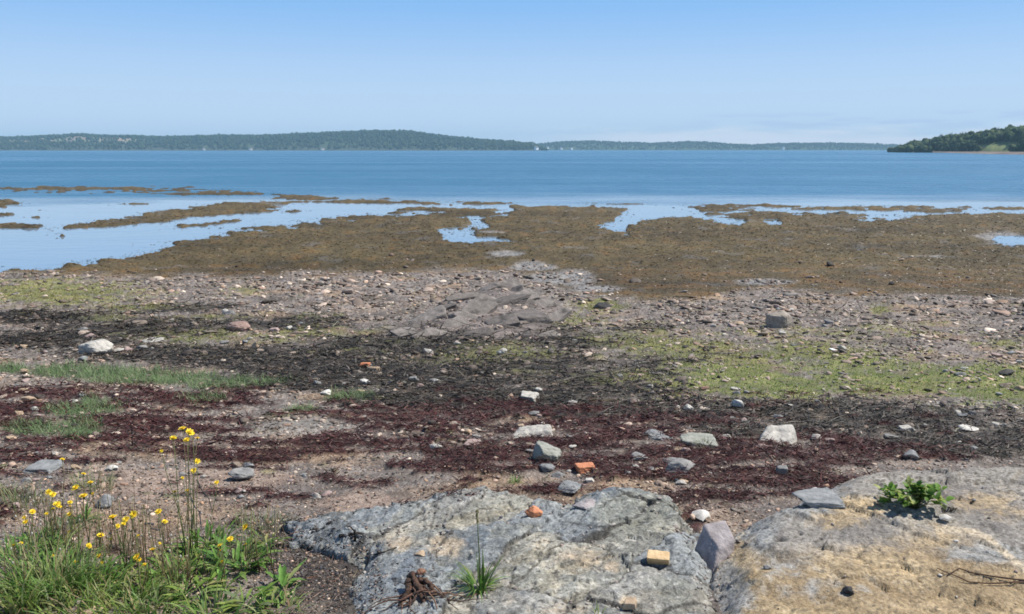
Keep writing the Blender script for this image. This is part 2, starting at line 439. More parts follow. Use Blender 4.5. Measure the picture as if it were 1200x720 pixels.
# ================================================================ materials
def new_mat(name):
    m = bpy.data.materials.new(name); m.use_nodes = True
    nt = m.node_tree; b = nt.nodes['Principled BSDF']
    return m, nt, b
def mat_attr(name, rough=.8, nscale=60, namp=.35, bump=.3, bdist=.004, spec=.3, translucent=0, nscale2=None, rough_var=0):
    """colour from the mesh, broken up by fine noise, with bump"""
    m, nt, b = new_mat(name)
    N, L = nt.nodes, nt.links
    at = N.new('ShaderNodeAttribute'); at.attribute_name = 'Col'
    geo = N.new('ShaderNodeNewGeometry')
    no = N.new('ShaderNodeTexNoise'); no.inputs['Scale'].default_value = nscale; no.inputs['Detail'].default_value = 6; no.inputs['Roughness'].default_value = .65
    L.new(geo.outputs['Position'], no.inputs['Vector'])
    mr = N.new('ShaderNodeMapRange'); mr.inputs[1].default_value = .28; mr.inputs[2].default_value = .72
    mr.inputs[3].default_value = 1 - namp; mr.inputs[4].default_value = 1 + namp
    L.new(no.outputs[0], mr.inputs[0])
    mx = N.new('ShaderNodeVectorMath'); mx.operation = 'SCALE'
    L.new(at.outputs['Color'], mx.inputs[0]); L.new(mr.outputs[0], mx.inputs['Scale'])
    L.new(mx.outputs[0], b.inputs['Base Color'])
    b.inputs['Roughness'].default_value = rough
    b.inputs['Specular IOR Level'].default_value = spec
    if bump:
        bp = N.new('ShaderNodeBump'); bp.inputs['Strength'].default_value = bump; bp.inputs['Distance'].default_value = bdist
        L.new(no.outputs[0], bp.inputs['Height']); L.new(bp.outputs[0], b.inputs['Normal'])
    if translucent:
        tr = N.new('ShaderNodeBsdfTranslucent'); L.new(mx.outputs[0], tr.inputs[0])
        ms = N.new('ShaderNodeMixShader'); ms.inputs[0].default_value = translucent
        L.new(b.outputs[0], ms.inputs[1]); L.new(tr.outputs[0], ms.inputs[2])
        L.new(ms.outputs[0], N['Material Output'].inputs[0])
    return m
M_BEACH = mat_attr('beach_ground', .85, 80, .6, 1.0, .010)
M_ROCK = mat_attr('bedrock', .8, 75, .5, 1.0, .010)
M_PEB = mat_attr('pebble', .7, 120, .2, .2, .003)
M_WRACK = mat_attr('wrack', .6, 150, .3, 0, spec=.35)
M_WEED = mat_attr('rockweed', .5, 25, .35, 0, spec=.4)
M_LEAF = mat_attr('leaf', .55, 80, .2, 0, translucent=.42)
M_WOOD = mat_attr('driftwood', .85, 160, .65, 1.0, .006)
M_TREE = mat_attr('tree_foliage', .8, .6, .3, 0, spec=.1)
M_PLAIN = mat_attr('painted', .6, 2, .05, 0)
def mat_stone(name, c1, c2, rough=.8, sc=20.0):
    m, nt, b = new_mat(name)
    N, L = nt.nodes, nt.links
    tc = N.new('ShaderNodeTexCoord'); oi = N.new('ShaderNodeObjectInfo')
    ad = N.new('ShaderNodeVectorMath'); ad.operation = 'ADD'
    L.new(tc.outputs['Object'], ad.inputs[0]); L.new(oi.outputs['Location'], ad.inputs[1])
    no = N.new('ShaderNodeTexNoise'); no.inputs['Scale'].default_value = sc; no.inputs['Detail'].default_value = 8; no.inputs['Roughness'].default_value = .68
    L.new(ad.outputs[0], no.inputs['Vector'])
    cr = N.new('ShaderNodeValToRGB')
    cr.color_ramp.elements[0].position = .33; cr.color_ramp.elements[0].color = (*c1, 1)
    cr.color_ramp.elements[1].position = .64; cr.color_ramp.elements[1].color = (*c2, 1)
    L.new(no.outputs[0], cr.inputs[0]); L.new(cr.outputs[0], b.inputs['Base Color'])
    b.inputs['Roughness'].default_value = rough
    bp = N.new('ShaderNodeBump'); bp.inputs['Strength'].default_value = .8; bp.inputs['Distance'].default_value = .012
    L.new(no.outputs[0], bp.inputs['Height']); L.new(bp.outputs[0], b.inputs['Normal'])
    return m
SM = {
    'grey': mat_stone('stone_grey', (.14, .14, .14), (.30, .29, .27)),
    'pale': mat_stone('stone_pale', (.30, .28, .25), (.55, .52, .46)),
    'white': mat_stone('stone_white', (.38, .36, .32), (.74, .71, .65)),
    'bluegrey': mat_stone('stone_bluegrey', (.12, .13, .135), (.30, .305, .30)),
    'tan': mat_stone('stone_tan', (.30, .21, .13), (.50, .38, .26)),
    'pink': mat_stone('stone_pink', (.24, .17, .15), (.42, .32, .29)),
    'rust': mat_stone('stone_rust', (.14, .075, .05), (.28, .17, .12)),
    'dun': mat_stone('stone_dun', (.21, .175, .14), (.40, .35, .29)),
    'russet': mat_stone('stone_russet', (.19, .12, .095), (.36, .25, .21)),
    'brown': mat_stone('stone_brown', (.13, .10, .075), (.27, .22, .17)),
    'black': mat_stone('stone_black', (.014, .014, .015), (.05, .048, .046)),
    'orange': mat_stone('brick_orange', (.42, .14, .06), (.62, .27, .14)),
    'yellow': mat_stone('brick_yellow', (.48, .32, .16), (.66, .48, .27)),
    'mauve': mat_stone('stone_mauve', (.19, .165, .165), (.39, .35, .345)),
    'greenish': mat_stone('stone_greenish', (.17, .18, .15), (.36, .36, .31)),
}

# ================================================================ THE BEACH (one sheet, out under the water to the horizon)
def lerp(a, b, t): return a + (b - a) * t
def beach_colour(x, y, z):
    n = x.size
    def c(*v): return np.array(v)[None]
    n1, n2, ny = z['n1'][:, None], z['n2'][:, None], z['ny'][:, None]
    salt = rng.random((n, 1))
    f = fbm(x, y, .06, 3, 101)[:, None]
    col = lerp(c(.125, .107, .096), c(.275, .235, .205), sstep(-.4, .5, n2 + .6 * f + .4 * n1))
    col = lerp(col, c(.40, .37, .34), sstep(.82, 1.0, salt) * .6)
    col = lerp(col, c(.07, .065, .06), sstep(.85, 1.0, rng.random((n, 1))) * .6)
    my = z['my'][:, None]
    pt = fbm(x, y, 1.1, 4, 107)[:, None]
    col = lerp(col, col * c(1.25, 1.05, .82), sstep(0, .4, pt)); col = lerp(col, col * c(.62, .60, .55), sstep(.05, .45, -pt))
    col = lerp(col, lerp(c(.20, .148, .118), c(.34, .265, .215), sstep(-.5, .5, n2 + f)), z['bare'][:, None] * sstep(520, 550, my))
    col = lerp(col, lerp(c(.20, .185, .165), c(.32, .295, .265), sstep(-.5, .5, n2 + f)), z['bare'][:, None] * (1 - sstep(520, 550, my)) * .8)
    col = lerp(col, lerp(c(.026, .022, .019), c(.095, .080, .064), sstep(-.2, .6, n2 + .5 * f)), z['dark'][:, None] * .93)
    col = lerp(col, lerp(c(.12, .135, .042), c(.25, .25, .085), sstep(-.4, .5, n1 + n2)), z['alg'][:, None] * (.85 - .45 * z['dark'][:, None]))
    col = lerp(col, c(.08, .10, .05), z['grass'][:, None] * .7)
    col = lerp(col, lerp(c(.028, .011, .010), c(.075, .026, .022), sstep(-.3, .5, f + n2)), z['red'][:, None] * .92)
    col = lerp(col, c(.05, .045, .042), z['litter'][:, None] * .7)
    wd = lerp(c(.072, .055, .026), c(.108, .079, .034), sstep(-.45, .5, n1 + .6 * n2 + .5 * f))
    wd = lerp(wd, c(.16, .085, .028), sstep(.15, .6, n1 - .4 * n2 + .3 * sstep(300, 330, my)) * .6)
    wd = lerp(wd, c(.13, .125, .12), sstep(.25, .5, fbm(x, y, 1.3, 3, 140)[:, None]) * .55)
    wd = wd * (1 + .6 * fbm(x * .8, y, 5.0, 4, 91))[:, None].clip(.4, 1.6)
    col = lerp(col, wd, z['weed'][:, None])
    col = lerp(col, lerp(c(.15, .15, .15), c(.27, .26, .25), sstep(-.4, .4, n2 + f)), z['bed'][:, None] * .9 * (z['my'][:, None] < 350))
    tid = sstep(18, 24, y)[:, None]
    col = lerp(col, c(.045, .05, .055), z['wat'][:, None] * tid)
    return col
mys = np.concatenate([np.linspace(1500, 800, 30)[:-1], np.linspace(800, 205, 500)])
ys = from_map(np.full(mys.shape, 600.), mys)[1]
ys = np.concatenate([ys, [100, 140, 220, 400, 800, 1800, 3500, 5300]])
us = np.concatenate([np.linspace(-1.5, -.75, 60)[:-1], np.linspace(-.75, .75, 820), np.linspace(.75, 1.5, 60)[1:]])
GXX = us[None, :] * (ys[:, None] + .6) * (6.0 / 7.0 if False else 1)
GXX = np.where(ys[:, None] > 60, us[None, :] * (ys[:, None] + .6), GXX)
GYY = np.broadcast_to(ys[:, None], GXX.shape)
bx, by = GXX.ravel(), GYY.ravel().copy()
bz = zones(bx, by)
bh = height(bx, by, bz)
me = np_mesh('beach', np.stack([bx, by, bh], -1), grid_faces(len(ys), len(us)), M_BEACH, beach_colour(bx, by, bz), True)
tag(obj('beach', me), kind='structure')

# ================================================================ THE WATER
m, nt, b = new_mat('sea_water')
N, L = nt.nodes, nt.links
geo = N.new('ShaderNodeNewGeometry')
sx = N.new('ShaderNodeSeparateXYZ'); L.new(geo.outputs['Position'], sx.inputs[0])
def mrange(src, a, b_, c_, d_):
    n = N.new('ShaderNodeMapRange'); n.interpolation_type = 'SMOOTHSTEP'; L.new(src, n.inputs[0])
    for i, q in enumerate((a, b_, c_, d_)): n.inputs[i + 1].default_value = q
    return n.outputs[0]
def noise(scale3, det=4, rough=.55):
    mp = N.new('ShaderNodeMapping'); mp.inputs['Scale'].default_value = scale3
    L.new(geo.outputs['Position'], mp.inputs[0])
    n = N.new('ShaderNodeTexNoise'); n.inputs['Scale'].default_value = 1; n.inputs['Detail'].default_value = det; n.inputs['Roughness'].default_value = rough
    L.new(mp.outputs[0], n.inputs['Vector']); return n.outputs[0]
def nm(op, a, b_):
    n = N.new('ShaderNodeMath'); n.operation = op
    for i, v in enumerate((a, b_)):
        if isinstance(v, (int, float)): n.inputs[i].default_value = v
        else: L.new(v, n.inputs[i])
    return n.outputs[0]
edge_n = noise((.05, .12, 1), 3)
openw = mrange(nm('ADD', sx.outputs[1], nm('MULTIPLY', nm('SUBTRACT', edge_n, .5), 26)), 50, 66, 0, 1)
streak = noise((.0025, .022, 1), 4, .6)
wind = nm('MULTIPLY', openw, mrange(streak, .36, .62, .62, 1.0))
waves = nm('ADD', noise((1.1, 2.0, 1), 5, .6), nm('MULTIPLY', noise((.16, .42, 1), 4), 2.2))
bp = N.new('ShaderNodeBump'); bp.inputs['Distance'].default_value = .42
L.new(nm('ADD', nm('MULTIPLY', wind, .75), .02), bp.inputs['Strength'])
L.new(waves, bp.inputs['Height'])
def ncol(scale3, det):
    mp = N.new('ShaderNodeMapping'); mp.inputs['Scale'].default_value = scale3; L.new(geo.outputs['Position'], mp.inputs[0])
    n = N.new('ShaderNodeTexNoise'); n.inputs['Scale'].default_value = 1; n.inputs['Detail'].default_value = det; n.inputs['Roughness'].default_value = .6
    L.new(mp.outputs[0], n.inputs['Vector'])
    q = N.new('ShaderNodeVectorMath'); q.operation = 'SUBTRACT'; q.inputs[1].default_value = (.5, .5, .5); L.new(n.outputs['Color'], q.inputs[0])
    return q.outputs[0]
def vm(op, a, b_):
    q = N.new('ShaderNodeVectorMath'); q.operation = op; L.new(a, q.inputs[0])
    if op == 'SCALE': L.new(b_, q.inputs['Scale'])
    elif isinstance(b_, tuple): q.inputs[1].default_value = b_
    else: L.new(b_, q.inputs[1])
    return q.outputs[0]
slope = vm('ADD', ncol((.34, .22, 1), 4), ncol((.05, .035, 1), 3))
slope = vm('SCALE', vm('MULTIPLY', slope, (.30, .42, 0)), wind)
nrm = vm('ADD', bp.outputs[0], slope)
q = N.new('ShaderNodeVectorMath'); q.operation = 'NORMALIZE'; L.new(nrm, q.inputs[0]); L.new(q.outputs[0], b.inputs['Normal'])
L.new(nm('ADD', nm('MULTIPLY', wind, .30), .045), b.inputs['Roughness'])
mxc = N.new('ShaderNodeMix'); mxc.data_type = 'RGBA'
L.new(openw, mxc.inputs[0]); mxc.inputs[6].default_value = (.17, .25, .33, 1); mxc.inputs[7].default_value = (.026, .128, .225, 1)
L.new(mxc.outputs[2], b.inputs['Base Color'])
b.inputs['IOR'].default_value = 1.5
WX = 5300
me = np_mesh('sea', [(-WX, 14, WL), (WX, 14, WL), (WX, WX, WL), (-WX, WX, WL)], np.array([[0, 1, 2, 3]]), m)
tag(obj('sea', me), kind='structure')

# ================================================================ BEDROCK
def at_z(mx, my, zz):
    mx, my = np.asarray(mx, float), np.asarray(my, float)
    k = (360 - my) / 942.0
    t = (zz - CAMZ) / (-SP + k * CP)
    return (mx - 600) / 942.0 * t, (CP + k * SP) * t
def pix(x, y, zz):
    zz = zz - CAMZ
    dep = np.maximum(y * CP - zz * SP, .05); up = y * SP + zz * CP
    return 600 + 942 * x / dep, 360 - 942 * up / dep
def poly_dist(x, y, pts):
    d = np.full(x.shape, 1e9)
    for (ax, ay), (bx_, by_) in zip(pts[:-1], pts[1:]):
        ex, ey = bx_ - ax, by_ - ay
        t = np.clip(((x - ax) * ex + (y - ay) * ey) / (ex * ex + ey * ey), 0, 1)
        d = np.minimum(d, np.hypot(x - ax - t * ex, y - ay - t * ey))
    return d
def facets(x, y, ang, stretch, cell, tilt, off, crack, seed):
    u = (x * math.cos(ang) + y * math.sin(ang)) / stretch; v = -x * math.sin(ang) + y * math.cos(ang)
    w1 = fbm(x, y, cell, 3, seed + 3) * cell * .14 + fbm(x, y, cell * .15, 3, seed + 4) * cell * .05
    f1, f2, hid, ox, oy = voronoi(u + w1, v - w1, cell, seed)
    a1 = (PERM[(hid + 11) & 4095] / 2048.0 - 1); a2 = (PERM[(hid + 71) & 4095] / 2048.0 - 1); a3 = (PERM[(hid + 171) & 4095] / 2048.0 - 1)
    cr = 1 - sstep(0, .055, f2 - f1)
    return tilt * (a1 * ox * stretch + a2 * oy) + off * a3 - crack * cr, cr, a3

ZA, ZB = -.03, .09
OUT_A = [(330, 604), (400, 588), (470, 582), (530, 570), (600, 568), (640, 576), (660, 590), (690, 570), (720, 562), (790, 572), (806, 600), (828, 640), (838, 690), (842, 780), (380, 790), (410, 700), (420, 662), (396, 640), (345, 628)]
OUT_B = [(818, 690), (832, 646), (848, 618), (872, 600), (904, 584), (940, 566), (978, 549), (1030, 541), (1080, 538), (1130, 535), (1200, 532), (1330, 534), (1420, 560), (1480, 620), (1600, 800), (800, 800), (808, 720)]
PA = np.stack(at_z(*np.array(OUT_A).T, ZA), -1); PB = np.stack(at_z(*np.array(OUT_B).T, ZB), -1)
OUT_C = [(440, 396), (455, 380), (500, 362), (540, 345), (570, 333), (602, 329), (636, 342), (664, 360), (668, 386), (640, 398), (598, 400), (540, 402)]
PC = np.stack(from_map(*np.array(OUT_C).T), -1)
def ledge_a(x, y):
    sd = sdf_poly(x, y, PA) + .065 * fbm(x, y, .25, 3, 201) + .03 * fbm(x, y, .07, 3, 202)
    f1, c1, a1 = facets(x, y, R(52), 1.9, .27, .085, .008, .006, 61)
    f2, c2, a2 = facets(x, y, R(38), 2.1, .10, .12, .004, .003, 67)
    f3, c3_, a3 = facets(x, y, R(60), 1.8, .045, .20, .0015, .002, 69)
    c2 = np.maximum(c2, .5 * c3_)
    f2 = f2 * .75 + f3
    r = prof(y) + .030 + .028 * sstep(-.75, -.1, x) + .02 * (y - 2.5) + .75 * f1 + f2 + .014 * fbm(x, y, .35, 4, 63) + .012 * (.3 - np.abs(fbm(x, y, .09, 5, 64, .62)))
    h = np.where(sd > 0, r, prof(y)) - .045 * (1 - sstep(0, .12, sd)) - .08 * (1 - sstep(-.05, .02, sd))
    return h, sd, c1, c2, a1, a2
def ledge_b(x, y):
    sd = sdf_poly(x, y, PB) + .03 * fbm(x, y, .3, 3, 211) + .012 * fbm(x, y, .06, 2, 212)
    f1, c1, a1 = facets(x, y, R(-12), 2.2, .42, .05, .003, .0, 71)
    f2, c2, a2 = facets(x, y, R(20), 1.5, .09, .14, .005, .003, 77)
    ridge = .045 * sstep(2.5, 2.95, y + .10 * x) + .030 * fbm(x, y, .6, 3, 75)
    r = .005 + .065 * sstep(0, .25, sd) + ridge + f1 * (.4 + .6 * sstep(2.7, 3.2, y)) + f2 + .012 * fbm(x, y, .14, 4, 73) + .009 * (.3 - np.abs(fbm(x, y, .05, 5, 74, .62)))
    pit = np.zeros(x.shape)
    for px_, py_, rr in [(912, 650, .018), (936, 643, .006), (960, 650, .004), (975, 700, .004), (1075, 694, .004)]:
        qx, qy = at_z(px_, py_, .04)
        pit = np.maximum(pit, np.exp(-(((x - qx) / (rr * 1.4)) ** 2 + ((y - qy) / (rr * 1.6)) ** 2)))
    r = r - .03 * pit
    h = np.where(sd > 0, r, prof(y)) - .05 * (1 - sstep(0, .16, sd)) - .16 * (1 - sstep(-.05, .03, sd))
    return h, sd, c1, c2, a1, pit
def ledge_c(x, y):
    sd = sdf_poly(x, y, PC) + .12 * fbm(x, y, .7, 3, 221)
    f1, c1, a1 = facets(x, y, R(38), 2.2, .60, .32, .035, .03, 81)
    f2, c2, a2 = facets(x, y, R(48), 2.0, .20, .30, .010, .012, 87)
    f2 = f2 + .05 * (.3 - np.abs(fbm(x, y, .25, 5, 89, .6)))
    cx, cy = PC.mean(0)
    r = prof(y) - .03 + .10 * sstep(0, 1.0, sd) + .05 * (.3 - np.abs(fbm(x, y, .25, 5, 89, .6))) + .03 * fbm(x, y, .2, 4, 83)
    h = np.where(sd > -.05, r, prof(y)) - .3 * (1 - sstep(-.1, .06, sd))
    return h, sd, c1, c2, a1, a2
def surface(x, y):
    x = np.atleast_1d(np.asarray(x, float)); y = np.atleast_1d(np.asarray(y, float))
    return np.maximum.reduce([height(x, y), ledge_a(x, y)[0], ledge_b(x, y)[0], ledge_c(x, y)[0]])
def at(mx, my):
    """the spot of the shore seen at (mx, my) in the survey"""
    x, y = from_map(mx, my); zz = prof(y)
    lo_x, lo_y = None, None
    for _ in range(8):
        s = float(surface(x, y)[0])
        zz = .5 * zz + .5 * s
        x, y = at_z(mx, my, zz)
    return float(x), float(y), float(surface(x, y)[0])
def depth_at(x, y, zz): return y * CP - (zz - CAMZ) * SP

def ledge_mesh(name, fn, colfn, x0, x1, y0, y1, step):
    xs = np.arange(x0, x1, step); yy = np.arange(y0, y1, step * 1.0)
    X, Y = np.meshgrid(xs, yy); X, Y = X.ravel(), Y.ravel()
    r = fn(X, Y)
    V = np.stack([X, Y, r[0]], -1)
    F = grid_faces(len(yy), len(xs))
    keep = (r[1] > -.06 if name != 'rock_outcrop' else r[1] > -.2)
    F = F[keep[F].all(1)]
    used = np.unique(F); remap = np.full(len(V), -1); remap[used] = np.arange(len(used))
    C = colfn(X, Y, r)
    me = np_mesh(name, V[used], remap[F], M_ROCK, C[used], True)
    return obj(name, me)
def c3(*v): return np.array(v)[None]
def col_a(x, y, r):
    h, sd, c1, c2, a1, a2 = r
    px_, py_ = pix(x, y, h)
    n1 = fbm(x, y, .3, 4, 301)[:, None]; n2 = fbm(x, y, .07, 4, 302, .6)[:, None]; n3 = fbm(x, y * .5, .16, 4, 303)[:, None]
    col = lerp(c3(.165, .165, .155), c3(.34, .33, .295), sstep(-.40, .40, n1 + .7 * n2 + .25 * a1[:, None] + .25 * a2[:, None]))
    col = lerp(col, c3(.165, .185, .205), sstep(.05, .5, n3 + .3 * n2) * .65)
    col = lerp(col, c3(.40, .395, .37), sstep(.12, .5, n2 - .3 * n3) * .6)
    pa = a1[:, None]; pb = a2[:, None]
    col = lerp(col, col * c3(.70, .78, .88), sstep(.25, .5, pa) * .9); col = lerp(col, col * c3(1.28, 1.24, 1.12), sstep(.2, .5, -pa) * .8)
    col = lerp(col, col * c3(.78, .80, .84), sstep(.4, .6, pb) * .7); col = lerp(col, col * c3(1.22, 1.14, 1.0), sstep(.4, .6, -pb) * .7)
    olive = blobs(px_, py_, [(745, 600, 60, 30), (790, 690, 40, 40, .6), (600, 590, 60, 14, .5)])[:, None]
    col = lerp(col, c3(.20, .20, .16), sstep(.3, .7, olive + .3 * n2) * .6)
    tan = blobs(px_, py_, [(522, 640, 26, 16), (468, 636, 30, 12, .8), (680, 655, 50, 20, .7), (640, 640, 50, 20, .45), (655, 715, 60, 14, .6), (716, 664, 14, 10, .8), (500, 705, 40, 14, .5), (590, 690, 30, 24, .5), (735, 706, 14, 8, .9)])[:, None]
    col = lerp(col, c3(.42, .33, .225), sstep(.3, .8, tan + .5 * n2) * .75)
    vein = np.minimum.reduce([poly_dist(px_, py_, [(756, 660), (746, 678), (743, 696), (730, 714)]), poly_dist(px_, py_, [(722, 645), (712, 660), (708, 676)]), poly_dist(px_, py_, [(793, 664), (786, 690)]), poly_dist(px_, py_, [(560, 610), (540, 625)]), poly_dist(px_, py_, [(590, 640), (585, 690)])])[:, None]
    col = lerp(col, c3(.52, .48, .41), (1 - sstep(.3, 2.2, vein + 7 * np.abs(n2) + 4 * np.abs(n1))) * .8)
    col = lerp(col, c3(.035, .033, .03), c1[:, None] * .85)
    crk = np.minimum.reduce([poly_dist(px_, py_, [(716, 640), (708, 656), (700, 672)]), poly_dist(px_, py_, [(788, 684), (794, 700), (806, 716)]), poly_dist(px_, py_, [(440, 652), (460, 648), (478, 640)]), poly_dist(px_, py_, [(604, 664), (598, 690)]), poly_dist(px_, py_, [(520, 560), (500, 640), (506, 660), (526, 676)]), poly_dist(px_, py_, [(640, 585), (652, 610), (700, 618), (760, 612)])])[:, None]
    col = lerp(col, c3(.03, .028, .026), (1 - sstep(.4, 2.6, crk + 6 * np.abs(n2))) * .85)
    col = lerp(col, c3(.10, .10, .095), c2[:, None] * .30)
    sp = fbm(x, y, .03, 3, 305)[:, None]
    col = lerp(col, c3(.04, .038, .036), sstep(.26, .44, sp + .3 * n1) * .8)
    col = lerp(col, c3(.50, .49, .45), sstep(.28, .5, -sp + .2 * n2) * .55)
    return 1.1 * col * (1 + .10 * rng.normal(size=(x.size, 1)))
def col_b(x, y, r):
    h, sd, c1, c2, a1, pit = r
    px_, py_ = pix(x, y, h)
    n1 = fbm(x, y, .3, 4, 311)[:, None]; n2 = fbm(x, y, .06, 4, 312, .62)[:, None]; n3 = fbm(x, y, .022, 3, 313)[:, None]
    tan = lerp(c3(.29, .215, .125), c3(.50, .385, .235), sstep(-.5, .5, n1 + .8 * n2))
    tan = lerp(tan, c3(.53, .36, .16), sstep(.1, .6, n1 - n2 * .5 + sstep(1080, 1220, px_)[:, None] * .35) * .5)
    grey = lerp(c3(.19, .18, .17), c3(.33, .315, .29), sstep(-.5, .5, n1 + .8 * n2))
    blue = lerp(c3(.22, .235, .24), c3(.37, .37, .36), sstep(-.5, .5, n2 + .4 * n1))
    line = np.interp(px_, [820, 880, 940, 1000, 1060, 1110, 1150, 1200, 1300], [640, 640, 648, 645, 632, 628, 640, 668, 700])
    g = 1 - sstep(-16, 16, py_ - line + 24 * n1[:, 0] + 20 * n2[:, 0])
    col = lerp(tan, grey, g[:, None] * .9)
    bl = blobs(px_, py_, [(945, 585, 50, 26), (880, 625, 40, 30, .9), (1150, 648, 60, 14, .9), (850, 690, 40, 60, .8), (960, 690, 110, 22, .45), (920, 660, 60, 40, .5)])[:, None]
    col = lerp(col, blue, sstep(.25, .7, bl + .5 * n2) * .85)
    tn = blobs(px_, py_, [(1005, 596, 40, 16), (980, 610, 40, 14, .8), (1150, 588, 60, 16, .7), (1180, 600, 40, 16, .6), (870, 650, 22, 30, .7)])[:, None]
    col = lerp(col, tan * 1.02, sstep(.3, .7, tn + .45 * n2) * .85)
    vein = poly_dist(px_, py_, [(1100, 620), (1118, 621), (1140, 624), (1158, 631), (1174, 645), (1192, 660), (1230, 690)])[:, None]
    col = lerp(col, c3(.60, .50, .36), (1 - sstep(2, 5.5, vein + 2 * n2)) * .85)
    col = lerp(col, c3(.10, .085, .065), c2[:, None] * .22)
    col = lerp(col, c3(.10, .085, .06), sstep(.08, .45, n3 + .3 * n1 + .3 * n2) * .75)
    col = lerp(col, c3(.62, .56, .46), sstep(.3, .6, -n3) * .3)
    col = lerp(col, c3(.03, .028, .026), sstep(.3, .8, pit[:, None] + .5 * n2) * .85)
    return col * (1 + .08 * rng.normal(size=(x.size, 1)))
def col_c(x, y, r):
    h, sd, c1, c2, a1, a2 = r
    n1 = fbm(x, y, .6, 4, 321)[:, None]; n2 = fbm(x, y, .12, 4, 322, .6)[:, None]
    col = lerp(c3(.115, .098, .088), c3(.25, .21, .188), sstep(-.5, .5, n1 + .6 * n2 + .5 * a1[:, None]))
    col = lerp(col, c3(.04, .037, .034), np.maximum(c1[:, None] * .8, sstep(.1, .5, n1 + n2 * .6) * .5))
    return col * (1 + .12 * rng.normal(size=(x.size, 1)))
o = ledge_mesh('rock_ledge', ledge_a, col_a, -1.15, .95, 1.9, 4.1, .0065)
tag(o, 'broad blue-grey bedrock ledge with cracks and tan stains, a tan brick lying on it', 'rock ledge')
o = ledge_mesh('rock_ledge', ledge_b, col_b, .5, 4.4, 1.9, 4.1, .008)
tag(o, 'smooth ochre and grey bedrock ledge with a leafy green plant growing on it', 'rock ledge')
cxy = PC.mean(0)
def slab_shape(seed, sub=4):
    r = np.random.default_rng(seed)
    V, F = ico(sub)
    N = np.array([(1, 0, 0), (-1, 0, 0), (0, 1, 0), (0, -1, 0), (0, 0, 1), (0, 0, -1)], float) + r.normal(0, .16, (6, 3))
    N = np.vstack([N, r.normal(size=(7, 3))]); N /= np.linalg.norm(N, axis=1)[:, None]
    D = np.concatenate([r.uniform(.62, .74, 6), r.uniform(.78, 1.0, 7)])
    q = np.maximum(V @ N.T, .001) / D
    P = V / ((q ** 30).sum(1) ** (1 / 30))[:, None]
    nz = .7 * fbm(P[:, 0] * 1.7 + seed, P[:, 1] * 1.7 + P[:, 2], .5, 4, seed % 41) + .9 * (.25 - np.abs(fbm(P[:, 0] + P[:, 2], P[:, 1] * 1.6 - P[:, 2], .3, 4, seed % 31, .6)))
    return P * (1 + .12 * nz)[:, None], F
ms = MB()
Xg = np.arange(PC[:, 0].min() - .5, PC[:, 0].max() + .5, .03); Yg = np.arange(PC[:, 1].min() - .5, PC[:, 1].max() + .8, .03)
GX_, GY_ = np.meshgrid(Xg, Yg); GX_, GY_ = GX_.ravel(), GY_.ravel(); rC = ledge_c(GX_, GY_)
Fq = grid_faces(len(Yg), len(Xg)); Fq = Fq[(rC[1] > -.2)[Fq].all(1)]
ms.add(np.stack([GX_, GY_, rC[0]], -1), quads=Fq, col=col_c(GX_, GY_, rC))
rs = np.random.default_rng(12)
SL = [(474, 392, .75), (494, 402, .6), (478, 405, .5), (500, 378, .8), (520, 366, .9), (545, 352, 1.0), (575, 340, 1.0), (600, 336, .8), (560, 372, 1.1), (590, 360, 1.1), (615, 352, 1.0), (636, 360, 1.1), (622, 378, 1.35), (645, 378, .9), (590, 386, .9), (530, 388, .9), (500, 396, .7), (478, 388, .7),
      (470, 398, .6), (555, 396, .7), (610, 396, .7), (640, 394, .6), (655, 368, .6), (565, 358, .8), (540, 378, .8), (605, 344, .7), (515, 352, .6), (488, 368, .6), (630, 345, .7)]
for k, (mx_, my_, sz) in enumerate(SL):
    x_, y_ = from_map(mx_, my_); hh = float(ledge_c(np.array([float(x_)]), np.array([float(y_)]))[0][0])
    P, F_ = slab_shape(300 + k)
    S_ = P * np.array([.46, .25, .10]) * sz * rs.uniform(.6, 1.25, 3) * [1, 1, 1]
    yaw = R(28) + rs.normal(0, .22)
    M3 = np.array((Matrix.Rotation(yaw, 3, 'Z') @ Matrix.Rotation(R(-14) + rs.normal(0, .10), 3, 'Y') @ Matrix.Rotation(R(16) + rs.normal(0, .12), 3, 'X')))
    V_ = S_ @ M3.T + [float(x_), float(y_), hh + .002 * sz]
    n2_ = fbm(V_[:, 0] + V_[:, 2], V_[:, 1] - V_[:, 2], .10, 4, 320 + k, .6)[:, None]
    base_ = lerp(c3(.125, .110, .099), c3(.245, .217, .194), rs.random())
    C_ = base_ * (1 + .9 * n2_)
    C_ = lerp(C_, c3(.05, .045, .04), sstep(.15, .5, fbm(V_[:, 0], V_[:, 1] + V_[:, 2], .25, 3, 350 + k)[:, None]) * .75)
    C_ = lerp(C_, c3(.33, .31, .28), sstep(.2, .5, -n2_) * .4)
    ms.add(V_, tris=F_, col=C_)
o = obj('rock_outcrop', ms.mesh('rock_outcrop', M_ROCK, True))
tag(o, 'low brownish-grey outcrop of tilted fractured slabs rising from the shingle below the brown rockweed flat', 'rock outcrop')

